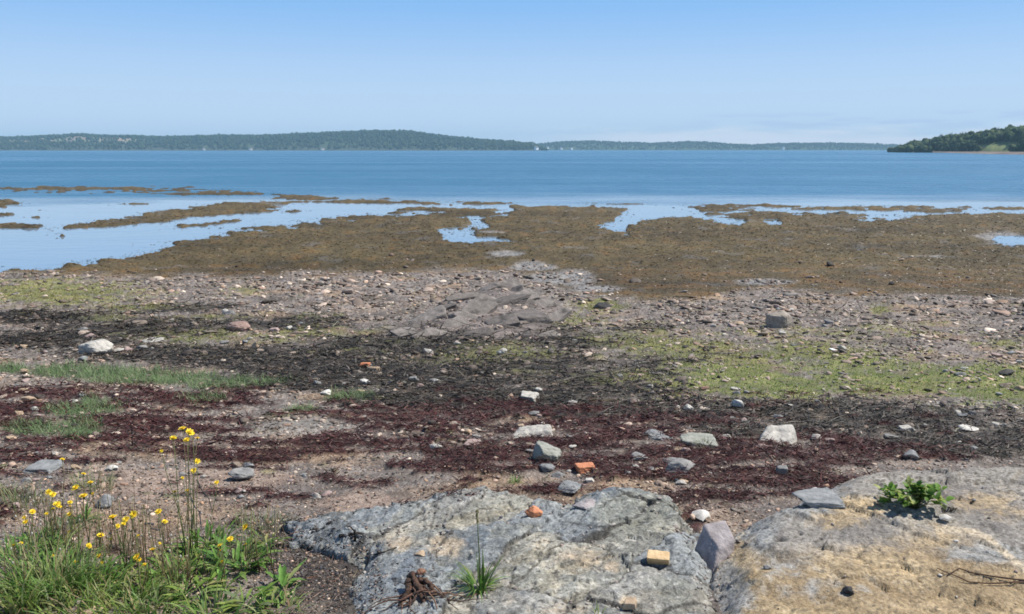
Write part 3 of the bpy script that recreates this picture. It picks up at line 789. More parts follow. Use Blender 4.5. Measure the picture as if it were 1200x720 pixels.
# ================================================================ LOOSE STUFF OF THE SHORE
def rotmats(yaw, tx, ty):
    cz, sz = np.cos(yaw), np.sin(yaw); cx_, sx_ = np.cos(tx), np.sin(tx); cy_, sy_ = np.cos(ty), np.sin(ty)
    o1 = np.zeros_like(yaw); i1 = np.ones_like(yaw)
    Rz = np.stack([np.stack([cz, -sz, o1], -1), np.stack([sz, cz, o1], -1), np.stack([o1, o1, i1], -1)], -2)
    Rx = np.stack([np.stack([i1, o1, o1], -1), np.stack([o1, cx_, -sx_], -1), np.stack([o1, sx_, cx_], -1)], -2)
    Ry = np.stack([np.stack([cy_, o1, sy_], -1), np.stack([o1, i1, o1], -1), np.stack([-sy_, o1, cy_], -1)], -2)
    return Rz @ Rx @ Ry
def pebble_field(x, y, h, size, col, sub, protos=14, flat=.55, sink=.25):
    n = len(x)
    P = [rock_shape(900 + i, sub, 10, .03, 16, 1.0) for i in range(protos)]
    F0 = P[0][1]; PV = np.stack([p[0] for p in P])
    k = rng.integers(0, protos, n)
    sc = np.stack([rng.uniform(.75, 1.25, n), rng.uniform(.6, 1.0, n), flat * rng.uniform(.55, 1.2, n)], -1) * size[:, None]
    M = rotmats(rng.uniform(0, 6.28, n), rng.normal(0, .22, n), rng.normal(0, .22, n))
    V = np.einsum('nij,nvj->nvi', M, PV[k] * sc[:, None, :])
    V += np.stack([x, y, h + size * flat * (.55 - sink)], -1)[:, None]
    nv = PV.shape[1]
    F = (F0[None] + (np.arange(n) * nv)[:, None, None]).reshape(-1, 3)
    return V.reshape(-1, 3), F, np.repeat(col, nv, axis=0)
GRAVEL_C = [(.25, .21, .185), (.19, .165, .15), (.32, .28, .25), (.40, .36, .32), (.12, .108, .10), (.28, .21, .175), (.22, .22, .22), (.50, .46, .41), (.07, .065, .06), (.34, .25, .18)]
GRAVEL_P = [.21, .19, .14, .07, .12, .10, .07, .04, .05, .01]
def gravel_prob(z):
    p = .9 * (1 - z['weed']) * (1 - .80 * z['red']) * (1 - .60 * z['dark']) * (1 - .60 * z['alg']) * (1 - .8 * z['grass'])
    p = np.maximum(p, .10 * z['weed'] * (z['my'] > 300) * (z['n1'] > .1))
    p = np.maximum(p, .55 * z['bed'] * (z['my'] > 285))
    return p * (1 - np.where(z['my'] < 322, z['wat'], 0)) * np.where((z['my'] > 540), .95 - .15 * z['bare'], 1)
def off_ledge(x, y):
    return (ledge_a(x, y)[1] < -.01) & (ledge_b(x, y)[1] < -.01)
parts = []
# rubble and grit caught on the ledges
mx_ = rng.uniform(330, 1250, 42000); my_ = rng.uniform(535, 760, 42000); x, y = from_map(mx_, my_)
la, lb = ledge_a(x, y), ledge_b(x, y)
pa_ = np.where(la[1] > 0, np.maximum(.85 * (la[2] > .25), .9 * (1 - sstep(.02, .14, la[1]))) + .10 * (fbm(x, y, .15, 3, 410) > .12), 0)
pb_ = np.where(lb[1] > 0, .5 * (1 - sstep(.02, .12, lb[1])) + .02, 0)
k = rng.random(len(x)) < np.maximum(pa_, pb_) * .30
x, y = x[k], y[k]; h = np.maximum(la[0][k], lb[0][k]); n = len(x)
parts.append(pebble_field(x, y, h, np.exp(rng.normal(.25, .5, n)).clip(.6, 4.5) * depth_at(x, y, h) / 942, pick(GRAVEL_C + [(.05, .045, .04)], n, [.9 * q for q in GRAVEL_P] + [.10]) * rng.uniform(.7, 1.2, (n, 1)), 1, flat=.5, sink=.15))
for n, sub, s0, s1, sg, fl, ma, mb_ in ((90000, 0, 1.5, 3.2, .35, .5, 300, 760), (26000, 1, 2.6, 6.0, .4, .5, 300, 700), (30000, 1, 3.2, 8.0, .4, .33, 318, 520)):
    x, y, h, z = sample_zone(n, (lambda z: gravel_prob(z) * sstep(-.35, .3, z['n1'] + z['n2'])) if ma == 318 else gravel_prob, -250, 1450, ma, mb_)
    k = off_ledge(x, y); x, y, h = x[k], y[k], h[k]; zz = {q: v[k] for q, v in z.items()}
    lc = ledge_c(x, y); on = (lc[1] > .03) & (rng.random(len(x)) < .6)
    h = np.where(on, -9, np.maximum(h, lc[0]))
    dep = depth_at(x, y, np.maximum(h, -2))
    s = np.exp(rng.normal(np.log(.5 * (s0 + s1) * .5), sg, len(x))).clip(.6, s1) * dep / 942
    s *= np.exp(.9 * zz['n1'] + .4 * zz['n3'])
    c = pick(GRAVEL_C, len(x), GRAVEL_P) * rng.uniform(.8, 1.2, (len(x), 1))
    c = lerp(c, c * .38, (zz['dark'] * .85 * (rng.random(len(x)) < .88))[:, None])
    c *= np.exp(.28 * rng.normal(size=(len(x), 1))) * c3(1.07, .97, .87)
    wm = (sstep(520, 560, zz['my']) * .5)[:, None]
    c = lerp(c, c * c3(1.12, .98, .88), wm)
    parts.append(pebble_field(x, y, h, s, c, sub, flat=fl))
off = 0; Vs, Fs, Cs = [], [], []
for V, F, C in parts:
    Vs.append(V); Fs.append(F + off); Cs.append(C); off += len(V)
tag(obj('gravel', np_mesh('gravel', np.vstack(Vs), np.vstack(Fs), M_PEB, np.vstack(Cs), True)), 'grey and pinkish gravel strewn over the beach', 'gravel', kind='stuff')

def strip_stuff(name, label, cat, mat, sets):
    Vs, Qs, Cs, off = [], [], [], 0
    for V, Q, C in sets:
        Vs.append(V); Qs.append(Q + off); Cs.append(C); off += len(V)
    o = obj(name, np_mesh(name, np.vstack(Vs), np.vstack(Qs), mat, np.vstack(Cs), True))
    return tag(o, label, cat, kind='stuff')
# red wrack
x, y, h, z = sample_zone(190000, lambda z: z['red'] ** 1.2 * (z['n2'] > -.42), -250, 1450, 446, 612)
k = off_ledge(x, y) | ((z['my'] < 606) & (z['my'] > 590) & (z['mx'] < 700)); x, y, h = x[k], y[k], h[k]; n = len(x)
h = np.maximum(h, ledge_a(x, y)[0])
dep = depth_at(x, y, h)
c = jitcol([1, 1, 1], n, .3, .1) * pick([(.052, .016, .016), (.090, .025, .024), (.135, .040, .035), (.026, .012, .012), (.18, .08, .06)], n, [.35, .33, .16, .13, .03])
sets = [ribbons(np.stack([x, y, h - .004 + .022 * rng.random(n) ** 1.5], -1), rng.choice([0., 3.14], n) + rng.normal(.15, .8, n), rng.normal(.12, .30, n), rng.uniform(.025, .08, n) * dep / 4.5, rng.uniform(.0025, .007, n) * dep / 4.5, rng.normal(.3, .5, n), 3, c, rng.normal(0, .9, n), wob=.5)]
strip_stuff('red_seaweed', 'drift of dried maroon red seaweed across the beach in front of the rock ledges', 'seaweed', M_WRACK, sets)
# black wrack
x, y, h, z = sample_zone(130000, lambda z: z['dark'] ** 1.2 * .9 * (1 - z['red']) * (1 - .6 * z['alg']), -250, 1450, 350, 540)
n = len(x); h = np.maximum(h, ledge_c(x, y)[0]); dep = depth_at(x, y, h)
c = jitcol([1, 1, 1], n, .3, .06) * pick([(.026, .022, .018), (.050, .042, .034), (.08, .07, .056), (.17, .15, .125), (.07, .048, .03)], n, [.42, .30, .15, .05, .08])
sets = [ribbons(np.stack([x, y, h - .003 + .03 * rng.random(n) ** 2 * np.minimum(dep / 6, 1.5)], -1), rng.uniform(0, 6.28, n), rng.normal(.15, .35, n), rng.uniform(.02, .06, n) * dep / 5, rng.uniform(.004, .011, n) * dep / 5, rng.normal(.5, .6, n), 2, c, rng.normal(0, .8, n), wob=.5)]
q = rng.choice(n, 9000, replace=False)
cq = jitcol([1, 1, 1], 9000, .3, .06) * pick([(.03, .026, .02), (.07, .055, .04), (.20, .17, .13)], 9000, [.6, .3, .1])
sets.append(ribbons(np.stack([x[q], y[q], h[q] + .012], -1), rng.choice([0., 3.14], 9000) + rng.normal(.1, .6, 9000), rng.normal(.05, .12, 9000), rng.uniform(.08, .28, 9000) * dep[q] / 6, rng.uniform(.004, .012, 9000) * dep[q] / 6, rng.normal(.15, .2, 9000), 5, cq, rng.normal(0, .5, 9000), wob=.35))
strip_stuff('dried_seaweed', 'mats of black dried seaweed lying on the middle of the beach', 'seaweed', M_WRACK, sets)
# brown rockweed
x, y, h, z = sample_zone(200000, lambda z: z['weed'] * (1 - z['wat']) * .95, -250, 1450, 214, 356)
n = len(x); j_ = rng.random(n) < .35
x = x + j_ * rng.normal(0, .6, n); y = y + j_ * rng.normal(0, .45, n); h = np.where(j_, np.maximum(height(x, y), WL + .003), np.maximum(h, WL - .01))
dep = depth_at(x, y, h)
c = 1.16 * jitcol([1, 1, 1], n, .13, .05) * pick([(.078, .058, .026), (.092, .067, .029), (.060, .047, .023), (.112, .078, .032), (.125, .066, .024), (.082, .070, .033)], n, [.30, .28, .2, .09, .04, .09])
warm = sstep(.05, .5, z['n1'])[:, None] * .4 + (sstep(296, 326, z['my']) * .45)[:, None]
c = lerp(c, c * c3(1.35, .98, .75), warm)
c *= (1 + .45 * z['n3'] + .30 * z['n1'] + .75 * fbm(x * .8, y, 5.0, 4, 91))[:, None].clip(.38, 1.7)
c = lerp(c, c * c3(1.0, 1.12, .8), sstep(.0, .4, fbm(x, y, 3.5, 3, 93))[:, None])
sets = [ribbons(np.stack([x, y, h - .004 + .014 * rng.random(n)], -1), rng.uniform(0, 6.28, n), rng.normal(.18, .15, n) * np.where(j_, .25, 1), rng.uniform(.05, .13, n) * np.minimum(dep / 24, 1.5), rng.uniform(.014, .036, n) * np.minimum(dep / 24, 1.6), rng.normal(.5, .25, n), 2, c, rng.normal(0, .35, n), wob=.4)]
strip_stuff('rockweed', 'wide bed of olive-brown rockweed on the tidal flat between pools of water', 'seaweed', M_WEED, sets)
# yellow-green low growth
x, y, h, z = sample_zone(330000, lambda z: z['alg'] * (1 - .8 * z['dark'] * (z['ny'] > -.1)) * sstep(-.5, .1, z['n2'] + .4 * z['n1']) * .95, -250, 1450, 318, 480)
n = len(x); dep = depth_at(x, y, h)
c = jitcol([1, 1, 1], n, .25, .08) * pick([(.26, .27, .075), (.32, .31, .10), (.19, .22, .06), (.36, .32, .14), (.10, .11, .035)], n, [.3, .27, .22, .11, .10])
right = (sstep(700, 850, z['mx']) * sstep(405, 440, z['my']))[:, None]
c = lerp(c, c * c3(.84, 1.22, .85), right)
far = (1 - sstep(330, 400, z['my']))[:, None]
c = lerp(c, c * c3(1.0, .88, .85), far)
sets = [ribbons(np.stack([x, y, h - .004], -1), rng.uniform(0, 6.28, n), rng.normal(.8, .35, n), rng.uniform(.012, .036, n) * np.minimum(dep / 7, 2), rng.uniform(.004, .008, n) * np.minimum(dep / 7, 2), rng.normal(.5, .4, n), 2, c, rng.normal(0, .4, n))]
strip_stuff('shore_vegetation', 'low yellow-green saltwort growing in patches over the shingle', 'saltwort', M_LEAF, sets)
# blue-green grass strip
x, y, h, z = sample_zone(150000, lambda z: z['grass'] * .95, -250, 900, 415, 570)
n = len(x); dep = depth_at(x, y, h)
c = jitcol([1, 1, 1], n, .22, .06) * pick([(.22, .34, .14), (.29, .40, .19), (.15, .25, .09), (.34, .40, .21)], n)
sets = [ribbons(np.stack([x, y, h - .004], -1), rng.uniform(0, 6.28, n), rng.normal(.95, .3, n), rng.uniform(.04, .11, n) * np.minimum(dep / 7, 1.3), rng.uniform(.004, .007, n) * dep / 7, rng.normal(.7, .35, n), 3, c, rng.normal(0, .4, n))]
strip_stuff('shore_grass', 'strip of short blue-green shore grass along the black wrack', 'grass', M_LEAF, sets)
# dark litter, bits of shell and twig beside the weeds
x, y, h, z = sample_zone(60000, lambda z: np.maximum(z['litter'] * .9, .22 * (z['mx'] < 520) * (z['n2'] + z['ny'] > -.1)), -100, 900, 530, 760)
h = surface(x, y); k = rng.random(len(x)) < np.where(ledge_a(x, y)[1] > 0, .35, 1); x, y, h = x[k], y[k], h[k]
n = len(x); q = n // 2; dep = depth_at(x, y, h)
c = jitcol([1, 1, 1], n, .3, .06) * pick([(.035, .033, .034), (.07, .06, .055), (.14, .12, .11), (.30, .27, .25), (.06, .065, .08), (.16, .09, .06)], n, [.3, .25, .2, .1, .1, .05])
V, F, C = pebble_field(x[:q], y[:q], h[:q], rng.uniform(.8, 2.6, q) * dep[:q] / 942, c[:q], 0)
V2, Q2, C2 = ribbons(np.stack([x[q:], y[q:], h[q:] + .004], -1), rng.uniform(0, 6.28, n - q), rng.normal(.1, .3, n - q), rng.uniform(.02, .06, n - q), rng.uniform(.0015, .005, n - q), rng.normal(.2, .4, n - q), 2, c[q:] * c3(1.2, 1.0, .85), rng.normal(0, .8, n - q), wob=.4)
o = obj('beach_litter', np_mesh('beach_litter', np.vstack([V, V2]), [F, Q2 + len(V)], M_PEB, np.vstack([C, C2])))
tag(o, 'dark litter of shell bits, grit and dry twigs beside the green weeds', 'litter', kind='stuff')

# ================================================================ STONES THAT CAN BE TOLD APART
PROTO = {}
def stone(mx, my, w, hgt, mat, label, cat='stone', seed=None, box=None, name='beach_stone', yaw=None, tilt=(0, 0), sink=.3, deepr=.8, sub=4, rough=.05, shape=None):
    x, y, zz = at(mx, my)
    dep = depth_at(x, y, zz)
    W = w * dep / 942
    th = math.atan2(CAMZ - zz, y)
    Hh = max(hgt * dep / 942 - W * deepr * .75 * math.sin(th), .35 * hgt * dep / 942 if deepr > .9 else .72 * hgt * dep / 942)
    seed = seed if seed is not None else int(mx * 3 + my * 7)
    key = (seed % 23, sub, shape, cat == 'boulder')
    if key not in PROTO:
        if shape == 'slab': PROTO[key] = block_shape(seed, sub, .9)
        elif cat == 'boulder': PROTO[key] = rock_shape(seed % 23 + 40, 5, 34, .07, 12)
        else: PROTO[key] = rock_shape(seed % 23 + 40, sub, 11, rough * 1.7, 22)
    V, F = PROTO[key]
    V = V / np.abs(V).max(0)
    dpt = W * deepr
    S = V * np.array([W / 2, dpt / 2, Hh * .5 / (1 - sink)])
    yw = yaw if yaw is not None else random.uniform(-.35, .35)
    me = np_mesh(name, S, F, SM[mat], None, True)
    o = obj(name, me, loc=(x, y + dpt * .30, zz + Hh * .5 / (1 - sink) * (1 - 2 * sink)), rot=(tilt[0], tilt[1], yw))
    return tag(o, label, cat)
def block_shape(seed, sub, sq):
    r = np.random.default_rng(seed)
    V, F = ico(sub)
    N = np.array([(1, 0, 0), (-1, 0, 0), (0, 1, 0), (0, -1, 0), (0, 0, 1), (0, 0, -1)], float) + r.normal(0, .13, (6, 3))
    C = r.normal(size=(6, 3)); N = np.vstack([N, C]); N /= np.linalg.norm(N, axis=1)[:, None]
    D = np.concatenate([r.uniform(.62, .74, 6), r.uniform(.86, 1.05, 6)])
    q = np.maximum(V @ N.T, .001) / D
    P = V / ((q ** 26).sum(1) ** (1 / 26))[:, None]
    nz = fbm(P[:, 0] * 1.7 + seed, P[:, 1] * 1.7 + P[:, 2], .5, 4, seed % 41)
    nz = nz + .9 * (.25 - np.abs(fbm(P[:, 0] + P[:, 2] * .8, P[:, 1] - P[:, 2] * .6, .33, 5, seed % 29, .6)))
    return P * (1 + .085 * nz)[:, None], F
def hexa(name, mx, my, corners, mat, label, cat, rough=.05, seed=1, yaw=0, n=16, sink=.01, soft=8):
    """a chipped block with eight given corners (metres, bottom ring then top ring)"""
    K = np.array(corners, float); V = []; F = []
    V0, F = ico(5)
    q = V0 / (np.abs(V0) ** soft).sum(1)[:, None] ** (1 / soft)
    u, v, w = (q[:, 0] + 1) / 2, (q[:, 1] + 1) / 2, (q[:, 2] + 1) / 2
    def bil(a, b, c, d): return (a[None] * ((1 - u) * (1 - v))[:, None] + b[None] * (u * (1 - v))[:, None] + c[None] * (u * v)[:, None] + d[None] * ((1 - u) * v)[:, None])
    P = bil(*K[:4]) * (1 - w)[:, None] + bil(*K[4:]) * w[:, None]
    sz = np.ptp(K, axis=0).max(); Pn = P / sz
    nz = .6 * fbm(Pn[:, 0] * 2 + Pn[:, 2] + seed, Pn[:, 1] * 2 - Pn[:, 2], .5, 5, seed, .6) + .9 * (.22 - np.abs(fbm(Pn[:, 0] + Pn[:, 2] * 1.3, Pn[:, 1] * 1.2 - Pn[:, 2] + seed, .4, 5, seed + 7, .6)))
    P = P + (V0 * (nz * rough * sz)[:, None])
    x, y, zz = at(mx, my)
    o = obj(name, np_mesh(name, P, F, SM[mat], None, True), loc=(x, y, zz - sink), rot=(0, 0, yaw))
    return tag(o, label, cat)
S = [
 (109, 416, 41, 24, 'pale', 'pale grey-tan rounded boulder on black wrack just behind the green grass strip', 'boulder'),
 (278, 389, 30, 19, 'russet', 'reddish-brown rounded boulder on the dark shingle beyond the green grass', 'boulder'),
 (915, 385, 31, 24, 'dun', 'grey-brown boulder standing alone on pale shingle below the brown rockweed', 'boulder'),
 (427, 451, 15, 9, 'white', 'bright white stone on black wrack just behind the small green grass patch', 'stone'),
 (381, 463, 17, 8, 'white', 'cream-white stone at the near end of the small green grass patch', 'stone'),
 (427, 431, 13, 8, 'orange', 'orange brick piece, the farther of two touching on black wrack', 'brick piece'),
 (438, 436, 12, 8, 'tan', 'pale tan brick piece, the nearer of two touching on black wrack', 'brick piece'),
 (31, 471, 18, 10, 'tan', 'tan stone on red seaweed in front of the green grass strip', 'stone'),
 (27, 438, 13, 9, 'tan', 'small tan stone at the gap in the green grass strip', 'stone'),
 (299, 408, 9, 8, 'tan', 'small orange-tan stone on the dark shingle in front of the reddish boulder', 'stone'),
 (500, 415, 16, 9, 'pale', 'pale grey stone beside the dark hollow in front of the rock outcrop', 'stone'),
 (620, 470, 26, 13, 'pale', 'pale grey lumpy stone on black wrack behind the leaning pale slab', 'stone'),
 (631, 459, 10, 7, 'pale', 'small pale stone touching the far side of the pale lumpy stone', 'stone'),
 (672, 474, 14, 7, 'pale', 'flat pale stone beside a yellow-green tuft on black wrack', 'stone'),
 (807, 481, 14, 9, 'white', 'whitish stone in black wrack between the green patches and the red seaweed', 'stone'),
 (866, 479, 18, 14, 'white', 'white egg-shaped stone standing at the near edge of the green patch', 'stone'),
 (826, 457, 12, 7, 'rust', 'small rust-coloured stone at the green patch behind the white egg-shaped stone', 'stone'),
 (762, 455, 11, 6, 'white', 'small white stone on dark ground among yellow-green patches', 'stone'),
 (727, 442, 7, 5, 'white', 'tiny white stone among yellow-green saltwort', 'stone'),
 (637, 540, 44, 24, 'greenish', 'greenish-grey squarish stone between red seaweed patches, a blue-grey stone in front', 'stone'),
 (666, 577, 36, 16, 'bluegrey', 'blue-grey flat stone at the back edge of the grey rock ledge', 'stone'),
 (687, 598, 30, 17, 'mauve', 'dull brownish-pink flat plate of rock beside the red seaweed on the grey ledge', 'stone'),
 (797, 557, 44, 20, 'grey', 'grey pointed stone with a dark shaded side sunk in red seaweed', 'stone'),
 (822, 523, 44, 18, 'greenish', 'flat grey-green slab with a grass tuft at its front edge', 'stone'),
 (773, 515, 36, 13, 'bluegrey', 'blue-grey flat stone with a pale rim on red seaweed', 'stone'),
 (750, 538, 22, 9, 'grey', 'small flat grey stone in red seaweed left of the pointed grey stone', 'stone'),
 (1070, 539, 21, 12, 'bluegrey', 'blue-grey stone on black wrack right behind the ochre ledge', 'stone'),
 (1137, 505, 22, 8, 'white', 'white flat stone on black wrack near the pale shingle', 'stone'),
 (1066, 507, 21, 10, 'pale', 'pale grey stone lying on the black wrack behind the ochre ledge', 'stone'),
 (1182, 440, 22, 9, 'black', 'black lump of driftwood-dark stone lying on the bright green patch', 'stone'),
 (967, 598, 62, 22, 'bluegrey', 'blue-grey low slab leaning on the left flank of the ochre ledge', 'stone'),
 (917, 554, 14, 9, 'grey', 'small grey stone in red seaweed between the whitish block and the ochre ledge', 'stone'),
 (46, 553, 38, 14, 'bluegrey', 'flat blue-grey slab on bare gravel behind the yellow flowers', 'stone'),
 (120, 596, 22, 20, 'bluegrey', 'small blue-grey upright stone among the yellow flower stalks', 'stone'),
 (18, 596, 14, 10, 'pink', 'pinkish stone beside the fine grass tuft at the edge', 'stone'),
 (281, 563, 34, 15, 'grey', 'grey rounded stone on bare gravel behind the leafy weeds', 'stone'),
 (102, 724, 36, 16, 'tan', 'tan flat stone at the foot of the bright green grass tufts', 'stone'),
 (553, 524, 26, 11, 'pink', 'pale pinkish stone in the red seaweed left of the leaning slab', 'stone'),
 (510, 527, 16, 8, 'pale', 'pale stone half covered by red seaweed beside bare gravel', 'stone'),
 (995, 698, 15, 12, 'black', 'small black stone sitting alone on the ochre ledge', 'stone'),
 (492, 652, 15, 7, 'tan', 'cream chip of stone on the grey ledge above the brown root', 'stone'),
 (739, 712, 20, 11, 'tan', 'small tan stone on the grey ledge in front of the tan brick', 'stone'),
 (720, 387, 16, 6, 'black', 'dark flat stone on shingle in front of the green hummock beside the outcrop', 'stone'),
 (705, 362, 24, 8, 'black', 'black wet stone against the green hummock right of the outcrop', 'stone'),
 (176, 401, 26, 6, 'pale', 'flat pale stone on dark shingle right of the pale boulder', 'stone'),
 (164, 411, 16, 8, 'grey', 'grey stone just right of the pale boulder', 'stone'),
 (139, 413, 14, 8, 'pale', 'small pale stone touching the shade of the pale boulder', 'stone'),
 (9, 517, 16, 8, 'tan', 'tan pebble in front of the sparse green tufts at the frame edge', 'stone'),
 (987, 410, 14, 7, 'pale', 'pale stone on shingle in front of the grey-brown boulder', 'stone'),
 (369, 585, 14, 9, 'pale', 'whitish pebble on the sandy gravel, left of a second one', 'stone'),
 (383, 582, 15, 9, 'pink', 'pinkish-white pebble on the sandy gravel, right of a second one', 'stone'),
 (1050, 514, 22, 8, 'grey', 'flat grey stone just in front of the pale grey stone on black wrack', 'stone'),
 (790, 545, 26, 8, 'grey', 'thin dark grey stone against the back of the pointed grey stone', 'stone'),
 (655, 560, 18, 10, 'grey', 'small grey stone behind the blue-grey flat stone at the ledge edge', 'stone'),
 (640, 553, 24, 9, 'bluegrey', 'blue-grey stone in front of the greenish squarish stone', 'stone'),
 (900, 668, 10, 7, 'grey', 'tiny grey stone by the dark pit in the ochre ledge', 'stone'),
]
for s in S:
    big = s[2] > 25
    flatm = ('slab' in s[5] or 'flat' in s[5])
    stone(*s[:6], cat=s[6], sub=4 if big else 3, name='boulder' if s[6] == 'boulder' else ('brick_piece' if 'brick' in s[6] else 'beach_stone'), shape='slab' if ('block' in s[5] or 'slab' in s[5] or 'brick' in s[5]) else None, deepr=1.0 if flatm else .8, sink=.38 if flatm else .28)
hexa('beach_stone', 912, 520, [(-.18, -.08, -.03), (.08, -.09, -.03), (.19, .10, -.03), (-.10, .12, -.03), (-.165, -.05, .025), (.06, -.04, .055), (.15, .11, .105), (-.02, .13, .10)], 'pale', 'whitish angular block of rock lying on red and black seaweed', 'stone', .06, 3, .1)
hexa('beach_stone', 622, 514, [(-.17, -.04, -.03), (.15, -.02, -.03), (.17, .09, -.03), (-.12, .12, -.03), (-.15, .0, .005), (.14, .02, .07), (.15, .10, .08), (-.06, .13, .06)], 'pale', 'long pale grey slab leaning out of the red seaweed behind the greenish squarish stone', 'stone', .06, 9, .1)
hexa('beach_stone', 832, 668, [(-.03, -.095, -.03), (.075, -.04, -.03), (.06, .11, -.03), (-.075, .07, -.03), (.03, .0, .10), (.105, .035, .12), (.10, .14, .155), (.0, .115, .15)], 'mauve', 'mauve-grey angular slab propped upright in the cleft between the two ledges', 'stone', .028, 5, .05, soft=22)
hexa('brick', 771, 662, [(-.038, .002, 0), (.042, .002, 0), (.044, .04, 0), (-.038, .04, 0), (-.046, -.022, .040), (.040, -.022, .036), (.046, .032, .046), (-.040, .032, .050)], 'yellow', 'tan brick with a dark shaded front lying on the grey rock ledge', 'brick', .035, 11, -.12, sink=.004, soft=14)
stone(626, 607, 22, 17, 'orange', 'bright orange rounded brick fragment at the back of the grey ledge', 'brick piece', seed=61, name='brick_piece', sub=4, sink=.12)
stone(687, 554, 25, 11, 'orange', 'flat orange brick fragment lying in red seaweed', 'brick piece', seed=74, name='brick_piece', shape='slab', sub=4, sink=.15)
# a white shell
def shell(mx, my, w, label, yaw):
    x, y, zz = at(mx, my); W = w * depth_at(x, y, zz) / 942
    a = np.linspace(-1, 1, 28); r = np.linspace(0.02, 1, 12)
    A, Rr = np.meshgrid(a, r)
    rib = 1 + .03 * np.cos(A * 42)
    X = np.sin(A * 1.25) * Rr * W * .52 * rib; Y = np.cos(A * 1.25) * Rr * W * .8 * rib - W * .3
    Z = (W * .24 * np.sin(np.pi * np.clip(Rr, 0, 1) ** .8) * (1 - .5 * A ** 2) + .004 + .003 * np.cos(A * 42) * Rr)
    V = np.stack([X.ravel(), Y.ravel(), Z.ravel()], -1)
    V = np.vstack([V, V - [0, 0, .003]]); F = grid_faces(12, 28)
    me = np_mesh('seashell', V, np.vstack([F, F[:, ::-1] + 336]), SM['white'], None, True)
    tag(obj('seashell', me, loc=(x, y, zz + .012), rot=(.15, 0, yaw)), label, 'shell')
shell(824, 609, 27, 'white clam shell on red seaweed between the grey ledge and the mauve slab', 1.2)
shell(131, 552, 15, 'small white shell on gravel behind the yellow flowers', .4)
shell(956, 578, 12, 'small white shell on the left shoulder of the ochre ledge', 2.0)
shell(1108, 612, 16, 'white shell beside the leafy green plant on the ochre ledge', .2)

# more stones, each told apart by its colour and by what it lies next to
LAND = [(109, 410, 'the pale rounded boulder'), (278, 384, 'the reddish-brown boulder'), (915, 380, 'the grey-brown boulder'), (600, 400, 'the rock outcrop'), (911, 515, 'the whitish angular block'),
        (621, 510, 'the long leaning pale slab'), (427, 449, 'the bright white stone'), (866, 475, 'the white egg-shaped stone'), (687, 552, 'the flat orange brick fragment'), (797, 552, 'the grey pointed stone'),
        (1137, 503, 'the white flat stone'), (1182, 437, 'the black lump on the green patch'), (46, 548, 'the flat blue-grey slab'), (31, 468, 'the tan stone on red seaweed'), (281, 560, 'the grey rounded stone')]
SIDE = [(-1, 0, 'left of'), (1, 0, 'right of'), (0, -1, 'behind'), (0, 1, 'in front of')]
WORD = {'grey': 'grey', 'pale': 'pale grey', 'pink': 'pinkish', 'brown': 'brown', 'bluegrey': 'blue-grey', 'tan': 'tan'}
for li, (lx, ly, ln) in enumerate(LAND):
    for dx, dy, word in SIDE:
        for cname in random.sample(list(WORD), 3):
            mx = lx + dx * random.uniform(34, 85) + random.uniform(-16, 16); my = ly + dy * random.uniform(12, 24) + random.uniform(-5, 5)
            x, y = from_map(mx, my); z = zones(np.array([x]), np.array([y]))
            if my < 335 or z['weed'][0] > .3 or z['wat'][0] > .3 or not off_ledge(np.array([float(x)]), np.array([float(y)]))[0]: continue
            if z['grass'][0] > .5: continue
            w = random.uniform(7, 15)
            stone(mx, my, w, w * random.uniform(.35, .6), cname, 'small %s stone just %s %s' % (WORD[cname], word, ln), 'stone', sub=3 if w > 11 else 2)

# ================================================================ PLANTS OF THE FOREGROUND
GREENS = [(.12, .25, .05), (.18, .33, .07), (.08, .17, .035), (.24, .36, .10), (.30, .34, .13)]
def tuft(mx, my, n, ln, wd, label, cols=GREENS, spread=.06, elev=1.1, bend=1.05, name='grass_tuft', dead=.08, cat='grass tuft', roots=None):
    x, y, zz = at(mx, my)
    if n > 300: n = int(n * 1.2); spread *= 1.1; ln *= 1.1
    elif n > 100: n = int(n * .72); spread *= 1.25; ln *= 1.0
    cols = [tuple(1.18 * q for q in c_) for c_ in cols] + [(.36, .42, .18)]
    rr = spread * np.sqrt(rng.random(n)); th = rng.uniform(0, 6.28, n)
    px_, py_ = rr * np.cos(th), rr * .8 * np.sin(th)
    hz = surface(x + px_, y + py_) - zz
    c = jitcol([1, 1, 1], n, .2, .06) * pick(cols, n)
    dd = rng.random(n) < dead
    c[dd] = jitcol((.34, .27, .15), int(dd.sum()), .2, .05)
    head = th + rng.normal(0, .7, n)
    V, Q, C = ribbons(np.stack([px_, py_, hz - .005], -1), head, rng.normal(elev, .22, n), ln * rng.uniform(.45, 1.1, n), wd * rng.uniform(.6, 1.2, n), rng.normal(bend, .35, n), 5, c, rng.normal(0, .3, n), taper=.55, wob=.08)
    o = obj(name, np_mesh(name, V, Q, M_LEAF, C, True), loc=(x, y, zz))
    return tag(o, label, cat)
PALEG = [(.17, .21, .11), (.22, .25, .14), (.13, .17, .08), (.28, .27, .17)]
YEL = [(.20, .30, .06), (.27, .34, .085), (.13, .22, .045), (.34, .33, .13)]
tuft(62, 692, 330, .20, .007, 'dense bright green grass tuft below the yellow flower heads', spread=.13, elev=1.2)
tuft(95, 700, 260, .17, .007, 'bright green grass tuft just right of the densest grass tuft', spread=.11)
tuft(28, 716, 130, .17, .009, 'yellowish green grass tuft in the near corner', cols=YEL, spread=.06, elev=1.3)
tuft(148, 716, 240, .13, .007, 'short yellow-green grass tuft at the foot of the twin-headed flower stalk', cols=YEL, spread=.11)
tuft(182, 712, 170, .12, .007, 'low green grass tuft between two flower stalks', spread=.09)
tuft(18, 592, 210, .17, .004, 'fine pale green feathery tuft at the frame edge beside the pink stone', cols=PALEG, spread=.10, elev=1.3)
